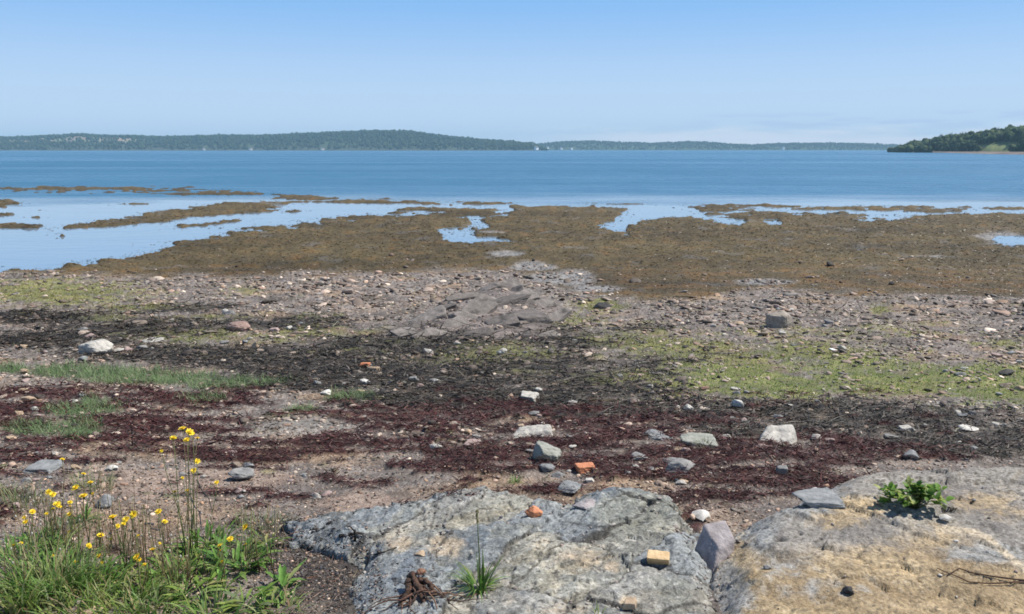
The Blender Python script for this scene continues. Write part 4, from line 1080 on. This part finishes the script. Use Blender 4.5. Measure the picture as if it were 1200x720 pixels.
tuft(112, 570, 160, .13, .004, 'fine grey-green feathery tuft behind the yellow flowers', cols=PALEG, spread=.09, elev=1.3)
tuft(305, 616, 190, .10, .004, 'low grey-green fine grass tuft beside the pale blue-grey slab', cols=PALEG, spread=.09)
tuft(232, 668, 120, .13, .006, 'loose green tuft with dry blades under the tallest yellow flowers', cols=YEL, spread=.08, dead=.2)
tuft(40, 645, 110, .13, .006, 'sparse green tuft behind the densest grass tuft', spread=.10)
tuft(824, 526, 60, .09, .005, 'small pale green tuft growing in front of the flat grey-green slab', cols=PALEG, spread=.04)
tuft(603, 566, 40, .06, .006, 'tiny green tuft at the back edge of the grey ledge', spread=.025)
tuft(700, 720, 8, .05, .004, 'few green blades in a crack of the grey ledge', spread=.02)
tuft(255, 720, 150, .11, .008, 'green tuft with broad yellowing blades in front of the leafy weeds', cols=YEL + GREENS, spread=.09, elev=.95)
tuft(325, 715, 110, .10, .008, 'small green tuft at the near edge of the dark litter', spread=.07, elev=.9)
tuft(90, 718, 140, .12, .008, 'short green tuft behind the tan flat stone', cols=YEL, spread=.08)
# grass plant with a seed stalk on the grey ledge
x, y, zz = at(562, 688)
root = tag(obj('grass_plant', None, loc=(x, y, zz)), 'green grass plant with one tall seed stalk rooted in a crack of the grey ledge', 'grass plant')
n = 85; th = rng.uniform(0, 6.28, n); rr = .03 * np.sqrt(rng.random(n))
V, Q, C = ribbons(np.stack([rr * np.cos(th), rr * np.sin(th), np.zeros(n) - .005], -1), th, rng.normal(.85, .35, n), rng.uniform(.06, .15, n), rng.uniform(.005, .009, n), rng.normal(.9, .4, n), 5, jitcol([1, 1, 1], n, .2, .05) * pick(GREENS, n), taper=.5)
obj('blades', np_mesh('blades', V, Q, M_LEAF, C, True), root)
mb = MB(); mb.tube([(0, 0, 0), (.002, .0, .09), (-.004, .01, .2), (-.006, .01, .29)], [.003, .0025, .0018, .0012], 5, (.14, .19, .06))
mb.tube([(.01, .0, 0), (.014, .0, .07), (.012, .01, .15)], [.005, .005, .001], 5, (.10, .18, .04))
obj('seed_stalk', mb.mesh('seed_stalk', M_LEAF, True), root)
mb = MB(); r_ = np.random.default_rng(5)
for k in range(26):
    V, F = ico(0); mb.add(V * [.0022, .0022, .005] + [-.006 + r_.normal(0, .003), .01 + r_.normal(0, .003), .255 + .05 * k / 26], tris=F, col=(.34, .30, .16))
obj('seed_head', mb.mesh('seed_head', M_LEAF), root)

def leaf_mesh(mb, base, heading, elev, ln, wd, col, curl=.5, segs=5, lobes=0):
    """one leaf with a midrib fold"""
    c = np.array(base, float); e = elev; V = []
    for s in range(segs + 1):
        t = s / segs
        w = wd * math.sin(math.pi * min(.04 + t * .93, 1)) ** .7 * .5
        if lobes and s % 2: w *= .6
        d = np.array([math.cos(e) * math.cos(heading), math.cos(e) * math.sin(heading), math.sin(e)])
        sd = np.array([-math.sin(heading), math.cos(heading), 0]); up = np.cross(d, sd) * -1
        V += [c - sd * w - up * w * .35, c.copy(), c + sd * w - up * w * .35]
        c = c + d * ln / segs; e -= curl / segs
    Q = []
    for s in range(segs):
        for j in (0, 1): Q.append((s * 3 + j, s * 3 + j + 1, s * 3 + j + 4, s * 3 + j + 3))
    mb.add(np.array(V), quads=Q, col=np.array(col) * random.uniform(.75, 1.25))
def leafy(mx, my, n, ln, wd, label, cols=GREENS, name='leafy_weed', spread=.05, elev=.5, cat='weed', lobes=1):
    x, y, zz = at(mx, my); mb = MB()
    for k in range(n):
        a = random.uniform(0, 6.28); r = spread * random.random() ** .5
        b = (r * math.cos(a), r * math.sin(a), float(surface(x + r * math.cos(a), y + r * math.sin(a))[0]) - zz + random.uniform(0, .03))
        leaf_mesh(mb, b, a + random.gauss(0, .5), random.gauss(elev, .3), ln * random.uniform(.5, 1.1), wd * random.uniform(.7, 1.2), random.choice(cols), random.uniform(.2, 1.1), 6, lobes)
    o = obj(name, mb.mesh(name, M_LEAF, True), loc=(x, y, zz))
    return tag(o, label, cat)
leafy(282, 662, 75, .11, .024, 'leafy green rosette weed with broad leaves under a single yellow flower', spread=.11, elev=.65)
leafy(245, 640, 45, .10, .018, 'leafy green weed with upright leaves behind the broad-leaved rosette', spread=.09, elev=.8)
leafy(332, 692, 26, .12, .022, 'star-shaped green rosette with long spreading leaves on the dark litter', spread=.035, elev=.3)
leafy(225, 700, 36, .11, .022, 'green weed with long pale-tipped leaves in front of the tallest flowers', cols=GREENS + YEL, spread=.08, elev=.45)
leafy(45, 640, 40, .07, .014, 'small-leaved green weed left of the densest grass tuft', spread=.09, elev=.8)
leafy(290, 712, 30, .10, .022, 'pale-leaved low weed beside a dark hollow in front of the rosette', cols=YEL + PALEG, spread=.07, elev=.4)
leafy(1018, 572, 16, .035, .018, 'tiny green seedling left of the large leafy plant on the ochre ledge', cols=YEL, spread=.03, elev=.6, lobes=0)
leafy(120, 690, 60, .10, .014, 'narrow-leaved bright green weed between the two densest grass tufts', cols=YEL, spread=.10, elev=.9)
leafy(170, 690, 50, .09, .014, 'narrow-leaved yellow-green weed at the foot of the lowest yellow flower', cols=YEL, spread=.09, elev=.9)
leafy(80, 625, 45, .08, .010, 'thin-leaved grey-green weed under the stacked yellow flower heads', cols=PALEG, spread=.09, elev=1.0)
leafy(200, 680, 50, .10, .016, 'bright green weed with narrow leaves left of the long pale-tipped leaves', cols=GREENS + YEL, spread=.08, elev=.8)
leafy(310, 640, 36, .08, .014, 'small green weed with pale leaves behind the star-shaped rosette', cols=PALEG + YEL, spread=.07, elev=.7)
leafy(15, 660, 40, .09, .012, 'narrow-leaved weed at the frame edge beside the sparse green tuft', cols=GREENS + PALEG, spread=.08, elev=.9)
# leafy plant on the ochre ledge
x, y, zz = at(1074, 600)
root = tag(obj('leafy_plant', None, loc=(x, y, zz)), 'bushy leafy green plant with yellowing leaves growing from the ochre ledge', 'plant')
st = MB(); lv = MB()
for k in range(34):
    a = random.uniform(0, 6.28); r = random.uniform(.02, .135)
    tip = np.array([r * math.cos(a) * 1.15, r * math.sin(a) * .7 + .05, random.uniform(.015, .095) * (1.1 - r * 3.5) + .012])
    mid = tip * [.45, .45, .8] + [0, 0, .01]
    st.tube([(0, .03, -.01), tuple(mid), tuple(tip)], [.0022, .0018, .0012], 5, (.14, .16, .06))
    for q in range(7):
        t = random.uniform(.45, 1.0); p = mid * (1 - t) + tip * t
        leaf_mesh(lv, p, random.uniform(0, 6.28), random.gauss(.55, .4), random.uniform(.022, .045), random.uniform(.016, .027), random.choice([(.14, .27, .04), (.19, .34, .06), (.10, .20, .035), (.08, .16, .03), (.38, .42, .15), (.28, .37, .09)]), .6, 4)
obj('stem', st.mesh('stem', M_LEAF, True), root)
obj('leaves', lv.mesh('leaves', M_LEAF, True), root)
mb = MB()
x2, y2, z2 = at(1108, 600)
for k in range(5):
    a0 = random.uniform(0, 6.28); pts = [(x2 + .03 * k / 5 + .02 * math.cos(a0 + t), y2 + .012 * math.sin(a0 + t), z2 + .008 + .012 * math.sin(t)) for t in np.linspace(0, 3.6, 8)]
    mb.tube(pts, .002, 5, (.03, .026, .02))
tag(obj('dry_stalk', mb.mesh('dry_stalk', M_WOOD, True)), 'black curled dead stalks beside the white shell on the ochre ledge', 'dead stalks')

# yellow flowers
def flower_head(root, pos, size):
    mb = MB(); r_ = random
    tilt = Vector((r_.gauss(0, .35), r_.gauss(-.35, .3), 1)).normalized()
    q = Vector((0, 0, 1)).rotation_difference(tilt).to_matrix(); Mq = np.array(q)
    for ring, (np_, ln, el) in enumerate(((15, 1.0, .25), (12, .75, .6), (9, .5, .95))):
        for k in range(np_):
            a = 6.283 * k / np_ + r_.uniform(-.15, .15); l = size * ln * r_.uniform(.85, 1.1)
            d = np.array([math.cos(a) * math.cos(el), math.sin(a) * math.cos(el), math.sin(el)]); s = np.array([-math.sin(a), math.cos(a), 0]) * size * .17
            V = np.array([s * .3, -s * .3, d * l * .6 + s, d * l * .6 - s, d * l + s * .5, d * l - s * .5]) + [0, 0, .001 * ring]
            mb.add(V @ Mq.T, quads=[(0, 1, 3, 2), (2, 3, 5, 4)], col=r_.choice([(.80, .60, .025), (.84, .66, .05), (.74, .52, .015)]))
    h = obj('flower_head', mb.mesh('flower_head', M_PLAIN), root, loc=pos)
    mb = MB(); V, F = ico(1); mb.add((V * [size * .28, size * .28, size * .2] + [0, 0, size * .15]) @ Mq.T, tris=F, col=(.60, .33, .01))
    obj('flower_centre', mb.mesh('flower_centre', M_PLAIN, True), h)
    mb = MB(); V, F = ico(1); mb.add((V * [size * .26, size * .26, size * .4] + [0, 0, -size * .25]) @ Mq.T, tris=F, col=(.10, .15, .05))
    obj('sepals', mb.mesh('sepals', M_LEAF, True), h)
def flower_plant(base, heads, label, size=.0125):
    x, y, zz = at(*base)
    dep = depth_at(x, y, zz)
    root = tag(obj('yellow_flower', None, loc=(x, y, zz)), label, 'flower')
    ex = [(hx + random.uniform(-16, 16), hy + random.uniform(4, 30), .6) for hx, hy in heads if size > .010 and random.random() < .8]
    for hx, hy, fs in [(a, b_, 1) for a, b_ in heads] + ex:
        yy = y + random.uniform(-.05, .05)
        # height of the head above the ground where it stands in that plane
        k = (360 - hy) / 942.0; t = yy / (CP + k * SP)
        hzz = CAMZ + (-SP + k * CP) * t; hxx = (hx - 600) / 942.0 * t
        tip = np.array([hxx - x, yy - y, hzz - zz]); b0 = np.array([random.uniform(-.015, .015), random.uniform(-.015, .015), -.005])
        m1 = b0 * .6 + tip * .4 + [random.uniform(-.012, .012), random.uniform(-.01, .01), 0]; m2 = b0 * .2 + tip * .8 + [random.uniform(-.008, .008), 0, 0]
        mb = MB(); mb.tube([b0, m1, m2, tip], [.0022, .0018, .0014, .0012], 5, random.choice([(.24, .27, .11), (.30, .25, .13), (.18, .24, .08)]))
        obj('stem', mb.mesh('stem', M_LEAF, True), root)
        flower_head(root, tuple(tip), size * 1.2 * fs * random.uniform(.85, 1.2))
    mb = MB()
    for k in range(14):
        a = random.uniform(0, 6.28)
        leaf_mesh(mb, (.01 * math.cos(a), .01 * math.sin(a), 0), a, random.uniform(.2, 1.0), random.uniform(.05, .11), .016, random.choice(GREENS), .7, 6, 1)
    obj('leaves', mb.mesh('leaves', M_LEAF, True), root)
flower_plant((222, 655), [(203, 514), (214, 503), (222, 507), (219, 516)], 'tallest yellow flower stalk, its cluster of heads seen against the red seaweed', .013)
flower_plant((232, 648), [(231, 541), (227, 552)], 'yellow flower with two heads one above the other just below the tallest cluster', .012)
flower_plant((88, 655), [(89, 572), (98, 582), (82, 603)], 'yellow flower with three heads stacked above the densest grass tuft', .0135)
flower_plant((58, 650), [(57, 577), (62, 580), (67, 591)], 'yellow flower with three close heads leftmost above the grass tufts', .013)
flower_plant((146, 672), [(132, 607), (148, 609), (157, 603)], 'yellow flower with a wide pair and a third head above bare gravel', .0135)
flower_plant((122, 672), [(118, 628)], 'single yellow flower head half closed below the wide pair', .011)
flower_plant((166, 700), [(161, 653), (179, 645)], 'lowest yellow flower with a large and a small head over grey gravel', .0125)
flower_plant((286, 668), [(288, 618)], 'single yellow flower above the broad-leaved rosette', .013)
flower_plant((214, 650), [(205, 577), (220, 575)], 'pair of pale yellow flower heads halfway up the tallest stalk', .009)
flower_plant((250, 640), [(254, 566)], 'small lone yellow flower over the sandy gravel right of the tallest stalk', .009)
flower_plant((72, 640), [(73, 539)], 'small yellow flower standing highest above the flat blue-grey slab', .009)
flower_plant((64, 678), [(62, 652)], 'tiny yellow bud low inside the densest grass tuft', .007)
flower_plant((40, 668), [(38, 600), (30, 612)], 'small pair of yellow heads near the frame edge beside the pink stone', .0105)
flower_plant((108, 690), [(104, 640), (116, 652)], 'two yellow heads low between the grass tufts, under the half closed one', .0105)
flower_plant((190, 672), [(186, 600), (193, 612)], 'pair of small yellow heads just left of the tallest stalk', .0105)
flower_plant((262, 690), [(258, 640), (270, 632)], 'two small yellow heads over the rosette with pale leaves', .0105)
flower_plant((20, 690), [(16, 640)], 'single yellow head at the frame edge above the corner grass', .0105)
flower_plant((100, 610), [(98, 556), (106, 566)], 'two small yellow heads above the grey-green feathery tuft', .0105)
# brownish dry stalks among them
for (mx, my, lab) in [(175, 668, 'thin dry brown seed stalks right of the wide pair of yellow flowers'), (60, 630, 'pale straw-like dead stalks around the leftmost yellow flowers'), (130, 640, 'pale dead stalks with whitish tufts around the wide pair of yellow flowers'), (300, 668, 'pale thin dead stalks standing beside the broad-leaved rosette'), (100, 660, 'thin dry brown stalks among the yellow flowers above the grass'), (205, 690, 'dry reddish stalks in front of the tallest yellow flowers'), (36, 690, 'dry straw-coloured stalks at the left of the grass tufts')]:
    x, y, zz = at(mx, my); mb = MB()
    for k in range(30):
        a, b_ = random.gauss(0, .07), random.gauss(0, .04); H = random.uniform(.12, .28)
        p0 = (a, b_, float(surface(x + a, y + b_)[0]) - zz - .004); p2 = (a + random.gauss(0, .03), b_ + random.gauss(0, .03), H)
        mb.tube([p0, ((p0[0] + p2[0]) / 2 + random.gauss(0, .006), (p0[1] + p2[1]) / 2, H * .5), p2], [.0016, .0013, .0009], 4, random.choice([(.30, .22, .12), (.40, .34, .20), (.20, .13, .07), (.26, .30, .12)]))
        if random.random() < .5:
            V, F = ico(0); mb.add(V * [.004, .004, .007] + list(p2), tris=F, col=random.choice([(.50, .45, .36), (.30, .22, .10), (.62, .58, .5)]))
    tag(obj('dry_stalk', mb.mesh('dry_stalk', M_LEAF, True), loc=(x, y, zz)), lab, 'dead stalks')

# ================================================================ DRIFTWOOD
x, y, zz = at(488, 700)
root = tag(obj('driftwood_root', None, loc=(x, y, zz)), 'brown gnarled root with thin rootlets poking out at the near edge of the grey ledge', 'driftwood')
mb = MB()
for pts_, rad_, col_ in (([(-.04, .10, .02), (-.02, .07, .045), (-.005, .03, .035), (.02, -.01, .03), (.035, -.06, .008), (.075, -.12, -.01), (.10, -.16, -.02)], [.008, .013, .010, .012, .008, .009, .006], (.10, .058, .04)),
                         ([(-.02, .10, .01), (-.035, .05, .03), (-.03, .0, .02), (-.05, -.06, .0)], [.012, .014, .010, .008], (.06, .038, .028)),
                         ([(.015, .11, .03), (.006, .075, .055), (.0, .06, .05)], [.005, .011, .010], (.26, .14, .09)),
                         ([(.0, .06, .03), (.035, .04, .035), (.07, .0, .015), (.09, -.01, .0)], [.009, .010, .007, .004], (.10, .06, .042))):
    pp = np.array(pts_); tt = np.linspace(0, len(pp) - 1, 26)
    pp = np.stack([np.interp(tt, range(len(pp)), pp[:, q]) for q in range(3)], -1) + rng.normal(0, .0022, (26, 3))
    mb.tube(pp, np.interp(tt, range(len(rad_)), rad_) * rng.uniform(.8, 1.2, 26), 9, col_)
obj('stump', mb.mesh('stump', M_WOOD, True), root)
mb = MB()
for k in range(24):
    a = random.uniform(-2.6, .4); L_ = random.uniform(.08, .22)
    p = np.array([random.uniform(-.03, .04), random.uniform(-.05, .07), .03]); pts = [p.copy()]
    for q in range(5):
        a += random.gauss(0, .25); p = p + np.array([math.cos(a), math.sin(a), 0]) * L_ / 5; p[2] = float(surface(x + p[0], y + p[1])[0]) - zz + .006 + .022 * (1 - q / 5) * random.random(); pts.append(p.copy())
    mb.tube(pts, np.linspace(.004, .0012, 6), 5, random.choice([(.13, .07, .05), (.20, .12, .08), (.07, .045, .035)]))
obj('rootlets', mb.mesh('rootlets', M_WOOD, True), root)
def twig(name, pts, rad, col, label, cat, lift=.006):
    P = []
    for mx, my in pts:
        x, y, zz = at(mx, my); P.append((x, y, zz + lift))
    mb = MB(); c = np.array(P[0])
    mb.tube(np.array(P) - c, np.linspace(rad, rad * .5, len(P)), 6, col)
    return tag(obj(name, mb.mesh(name, M_WOOD, True), loc=tuple(c)), label, cat), mb, c
twig('twig', [(1225, 684), (1190, 681), (1160, 677), (1138, 673), (1124, 668), (1117, 672), (1110, 676)], .0035, (.10, .06, .04), 'thin forked brown twig lying on the ochre ledge, upper of two prongs', 'twig')
twig('twig', [(1220, 686), (1190, 684), (1160, 686), (1135, 684), (1122, 678), (1112, 674), (1098, 668)], .003, (.12, .07, .045), 'thin brown twig lying on the ochre ledge, lower of two prongs', 'twig')
twig('stick', [(398, 632), (420, 628), (440, 630)], .008, (.035, .03, .027), 'short black stick lying at the left edge of the grey ledge', 'stick', .012)
x, y, zz = at(416, 634); mb = MB()
mb.tube([(0, 0, 0), (.002, .0, .025), (.0, .0, .05)], [.006, .005, .006], 6, (.022, .02, .018)); mb.tube([(0, 0, .045), (-.02, .01, .06), (-.035, .0, .068)], [.004, .003, .002], 5, (.03, .026, .022))
tag(obj('stick', mb.mesh('stick', M_WOOD, True), loc=(x, y, zz)), 'black upright forked twig stub beside the short black stick', 'stick')
twig('twig', [(438, 652), (452, 648), (464, 644), (478, 638)], .003, (.06, .045, .035), 'dark thin twig on the grey ledge behind the brown root', 'twig')
twig('twig', [(232, 577), (238, 590), (246, 600), (250, 616)], .004, (.07, .06, .05), 'dark bent twig standing among the weeds behind the leafy rosette', 'twig', .07)

# ================================================================ FAR SHORES
def ridge(name, xs_px, tops_px, D, thick, tree_h, label, col, D2=None, y_extra=8):
    """one wooded ridge: profile surveyed as angles, built at its true distance"""
    us_ = np.linspace(xs_px[0], xs_px[-1], 260)
    tp = np.interp(us_, xs_px, tops_px)
    Dk = np.full(us_.shape, float(D)) if D2 is None else np.interp(us_, D2[0], D2[1])
    jj = np.linspace(0, 1, 9)
    V = np.zeros((9, len(us_), 3))
    crest = Dk + thick * .55
    k = (360 - tp) / 942.0
    ztop = CAMZ + crest * (-SP + k * CP) / (CP + k * SP) - tree_h * .8
    for j, t in enumerate(jj):
        yy = Dk + thick * t
        zz = WL - 1 + (ztop - WL + 1) * (np.sin(min(t / .55, 1) * math.pi / 2) ** .8 if t <= .55 else math.cos((t - .55) / .45 * math.pi / 2))
        zz = zz + 1.5 * fbm(us_ * .05 + 0 * yy, yy * .01, 1.0, 3, 17) * (t > .05)
        V[j] = np.stack([(us_ - 600) / 942.0 * yy / CP * 1.0, yy, zz], -1)
    C = jitcol(col, V.shape[0] * V.shape[1], .15, .05)
    return V, C, us_
def woods(V, us_, n, hs, keep, cols, name, label, conifer=.5, jmax=.62):
    nr, nc = V.shape[:2]
    Vs, Fs, Cs, off = [], [], [], 0
    u = rng.random(n) * (nc - 1.001); t = (rng.random(n) ** .8) * jmax * (nr - 1)
    ok = keep(us_[u.astype(int)], t / (nr - 1)); u, t = u[ok], t[ok]; n = len(u)
    i0, j0 = u.astype(int), t.astype(int); fu, ft = (u - i0)[:, None], (t - j0)[:, None]
    P = (V[j0, i0] * (1 - fu) + V[j0, i0 + 1] * fu) * (1 - ft) + (V[j0 + 1, i0] * (1 - fu) + V[j0 + 1, i0 + 1] * fu) * ft
    V1, F1 = ico(1)
    H = hs * rng.uniform(.55, 1.15, n) * (1 + .22 * fbm(P[:, 0] / (hs * 9), P[:, 1] / (hs * 9), 1.0, 3, 48)) * np.where(rng.random(n) < .12, 1.2, 1)
    con = rng.random(n) < conifer
    base = V1[None].repeat(n, 0) * (1 + .22 * rng.normal(size=(n, len(V1), 1)))
    w = np.where(con, .24, .46)[:, None] * H[:, None]
    zf = V1[None, :, 2]
    taper = np.where(con[:, None], np.clip(.62 - .55 * zf, .06, 1.3), 1.0)
    T = np.stack([base[:, :, 0] * w * taper, base[:, :, 1] * w * taper, (base[:, :, 2] * .5 + .5) * H[:, None]], -1)
    T += P[:, None]
    c = jitcol([1, 1, 1], n, .22, .07) * pick(cols, n)
    c = np.where(con[:, None], c * c3(.75, .85, .9), c)
    F = (F1[None] + (np.arange(n) * len(V1))[:, None, None]).reshape(-1, 3)
    o = obj(name, np_mesh(name, T.reshape(-1, 3), F, M_TREE, np.repeat(c, len(V1), 0)))
    return tag(o, label, 'woods', kind='stuff')
FC = [(.032, .062, .026), (.038, .070, .029), (.028, .054, .024), (.046, .076, .033)]
# far left shore
Va, Ca, ua = ridge('hill', [-260, 0, 60, 110, 200, 280, 330, 390, 440, 480, 520, 560, 600, 622, 634, 640], [160, 161, 160, 157, 160, 158.5, 158.5, 155, 153.3, 153, 158.5, 163, 166, 168, 172, 176], 3000, 700, 10.5, None, (.04, .07, .03))
px_ = np.tile(ua, Va.shape[0]); tj = np.repeat(np.linspace(0, 1, 9), len(ua))
fld = sstep(.35, .6, blobs(px_, tj, [(140, .32, 55, .14), (60, .3, 40, .10), (95, .22, 20, .08), (30, .25, 30, .06, .8)]) + .2 * fbm(px_, tj * 40, 15, 3, 44))
Ca = lerp(Ca, jitcol((.30, .25, .17), len(Ca), .2, .08), fld[:, None])
shoreline = tj < .02
Ca[shoreline] = (.06, .07, .05)
tag(obj('hill', np_mesh('hill', Va.reshape(-1, 3), grid_faces(9, len(ua)), M_BEACH, Ca, True)), kind='structure')
def keep_a(u, t):
    f = blobs(u, t, [(140, .32, 55, .14), (60, .3, 40, .10), (95, .22, 20, .08), (30, .25, 30, .06, .8)]) + .3 * fbm(u, t * 40, 12, 3, 44)
    hs = np.minimum.reduce([np.abs(u - q) for q in (627.5, 305, 386, 252)])
    return ((f < .42) | (rng.random(len(u)) < .25)) & ((hs > 4.5) | (t > .10)) & (t > .012 + .012 * rng.random(len(u)))
woods(Va, ua, 16000, 10.5, keep_a, FC, 'far_woods', 'dark wooded ridge along the far shore, with pale fields', .55)
# more distant right-hand ridge
Vb, Cb, ub = ridge('hill', [540, 590, 625, 660, 690, 720, 760, 800, 830, 850, 870, 900, 960, 1000, 1040, 1100, 1400, 1500], [175, 171, 169, 165.5, 165, 166.5, 167.5, 165.5, 167, 169, 169.5, 168, 167.3, 168.3, 170, 170, 168, 169], 4300, 700, 10, None, (.04, .07, .03))
tag(obj('hill', np_mesh('hill', Vb.reshape(-1, 3), grid_faces(9, len(ub)), M_BEACH, Cb, True)), kind='structure')
woods(Vb, ub, 10000, 10, lambda u, t: (t > .015) & ((np.minimum.reduce([np.abs(u - q) for q in (640, 655.5, 667, 906)]) > 4) | (t > .10)), FC, 'far_woods', 'more distant blue-green wooded shore behind the white houses', .5)
# near headland on the right
Vh, Ch, uh = ridge('headland', [1026, 1030, 1036, 1050, 1080, 1100, 1130, 1160, 1200, 1300, 1500], [177.5, 175.5, 172.5, 166.5, 161, 158, 153.5, 150, 147, 143.5, 148], 900, 170, 9.5, None, (.07, .085, .035),
                   D2=([1026, 1040, 1085, 1140, 1200, 1500], [1050, 960, 900, 780, 700, 560]))
pxh = np.tile(uh, 9); th_ = np.repeat(np.linspace(0, 1, 9), len(uh))
Ch = lerp(Ch, jitcol((.20, .24, .08), len(Ch), .1, .05), sstep(.3, .6, blobs(pxh, th_, [(1148, .13, 26, .12)]))[:, None])
tag(obj('hill', np_mesh('hill', Vh.reshape(-1, 3), grid_faces(9, len(uh)), M_BEACH, Ch, True)), kind='structure')
def keep_h(u, t):
    f = blobs(u, t, [(1148, .12, 26, .11), (1083, .42, 3, .05), (1115, .22, 10, .05), (1180, .30, 12, .05)]) + .15 * fbm(u, t * 60, 9, 2, 46)
    return (f < .4) & (t > .03 + .015 * rng.random(len(u)))
woods(Vh, uh, 7000, 7.2, keep_h, [(.045, .078, .026), (.062, .098, .034), (.036, .062, .026), (.078, .108, .04)], 'headland_woods', 'dark green woods covering the near headland', .62)
# its bare tidal shore
uu = np.linspace(1075, 1500, 60)
Db = np.interp(uu, [1026, 1040, 1085, 1140, 1200, 1500], [1050, 960, 900, 780, 700, 560])
Df = np.interp(uu, [1075, 1090, 1130, 1200, 1500], [905, 850, 640, 500, 380])
Vt = np.stack([np.stack([(uu - 600) / 942 * yy / CP, yy, np.full(60, zz)], -1) for yy, zz in ((Df, WL - .3), (Df * .8 + Db * .2, WL + .5), (Df * .3 + Db * .7, WL + 1.0), (Db + 12, WL + 1.6))])
tag(obj('far_shore', np_mesh('far_shore', Vt.reshape(-1, 3), grid_faces(4, 60), M_BEACH, jitcol((.15, .12, .095), 240, .2, .05), True)), kind='structure')

def house(px_, yy, zz, w, d, hw, hr, label, wall=(.85, .85, .83), roof=(.16, .16, .17), turn=0.95, gable='x', windows=2):
    x = (px_ - 600) / 942 * yy / CP
    root = tag(obj('house', None, loc=(x, yy, zz), rot=(0, 0, turn)), label, 'house')
    W, Dd = w / 2, d / 2
    V = [(-W, -Dd, 0), (W, -Dd, 0), (W, Dd, 0), (-W, Dd, 0), (-W, -Dd, hw), (W, -Dd, hw), (W, Dd, hw), (-W, Dd, hw), (-W, 0, hw + hr), (W, 0, hw + hr)]
    mb = MB(); mb.add(np.array(V), quads=[(0, 1, 5, 4), (2, 3, 7, 6)], col=wall)
    mb.add(np.array([V[1], V[2], V[6], V[9], V[5]]), quads=[(0, 1, 2, 4)], tris=[(4, 2, 3)], col=wall)
    mb.add(np.array([V[3], V[0], V[4], V[8], V[7]]), quads=[(0, 1, 2, 4)], tris=[(4, 2, 3)], col=wall)
    obj('wall', mb.mesh('wall', M_PLAIN), root)
    mb = MB(); o_ = .35
    for sgn in (-1, 1):
        a = np.array([(-W - o_, sgn * (Dd + o_), hw - .15), (W + o_, sgn * (Dd + o_), hw - .15), (W + o_, 0, hw + hr + .15), (-W - o_, 0, hw + hr + .15)])
        mb.add(np.vstack([a, a + [0, 0, .25]]), quads=[(0, 1, 2, 3), (4, 5, 6, 7), (0, 1, 5, 4), (1, 2, 6, 5), (3, 0, 4, 7)], col=roof)
    obj('roof', mb.mesh('roof', M_PLAIN), root)
    for k in range(windows):
        xc = -W + w * (k + .5) / windows
        mb = MB(); mb.add(np.array([(xc - .6, -Dd - .04, hw * .4), (xc + .6, -Dd - .04, hw * .4), (xc + .6, -Dd - .04, hw * .75), (xc - .6, -Dd - .04, hw * .75)]), quads=[(0, 1, 2, 3)], col=(.06, .07, .09))
        obj('window', mb.mesh('window', M_PLAIN), root)
house(627.5, 3010, WL + 2.5, 17, 10, 7, 5, 'largest white house at the tip of the far shore, leftmost of four by the water')
house(640, 4318, WL + 7, 15, 9, 8, 5, 'small white house set a little higher, second from the left by the far water')
house(655.5, 4310, WL + 2.5, 18, 9, 7, 4, 'low white house at the far waterline between the two pairs')
house(667, 4310, WL + 2.5, 17, 9, 8, 4, 'white house at the far waterline, rightmost of the four')
house(906, 4310, WL + 3, 15, 9, 11, 5, 'lone white house on the distant low shore before the headland')
house(1083, 968, float(np.interp(1083, uh, Vh[3, :, 2])) + 2.0, 6, 5, 6.5, 2.4, 'white house among the trees on top of the near headland')
house(305, 3008, WL + 1, 13, 8, 5, 3, 'pale house at the far shoreline beyond the water, left of the hill', (.62, .60, .56))
house(386, 3008, WL + 1, 15, 8, 5, 3, 'pale house at the far shoreline under the highest hill', (.66, .58, .52))
house(252, 3008, WL + 1, 9, 8, 5, 3, 'small pale house at the far shoreline between field and hill', (.6, .6, .58))

# ================================================================ AIR
m = bpy.data.materials.new('sea_haze'); m.use_nodes = True
nt = m.node_tree; nt.nodes.clear()
out = nt.nodes.new('ShaderNodeOutputMaterial'); pv = nt.nodes.new('ShaderNodeVolumePrincipled')
pv.inputs['Color'].default_value = (.46, .77, 1.0, 1)
pv.inputs['Density'].default_value = .00014
nt.links.new(pv.outputs[0], out.inputs['Volume'])
x0, x1, y0, y1, z0, z1 = -9000, 9000, -60, 5400, -8.5, 100
V = [(x0, y0, z0), (x1, y0, z0), (x1, y1, z0), (x0, y1, z0), (x0, y0, z1), (x1, y0, z1), (x1, y1, z1), (x0, y1, z1)]
me = np_mesh('haze', V, np.array([(3, 2, 1, 0), (4, 5, 6, 7), (0, 1, 5, 4), (1, 2, 6, 5), (2, 3, 7, 6), (3, 0, 4, 7)]), m)
tag(obj('haze', me), kind='stuff')
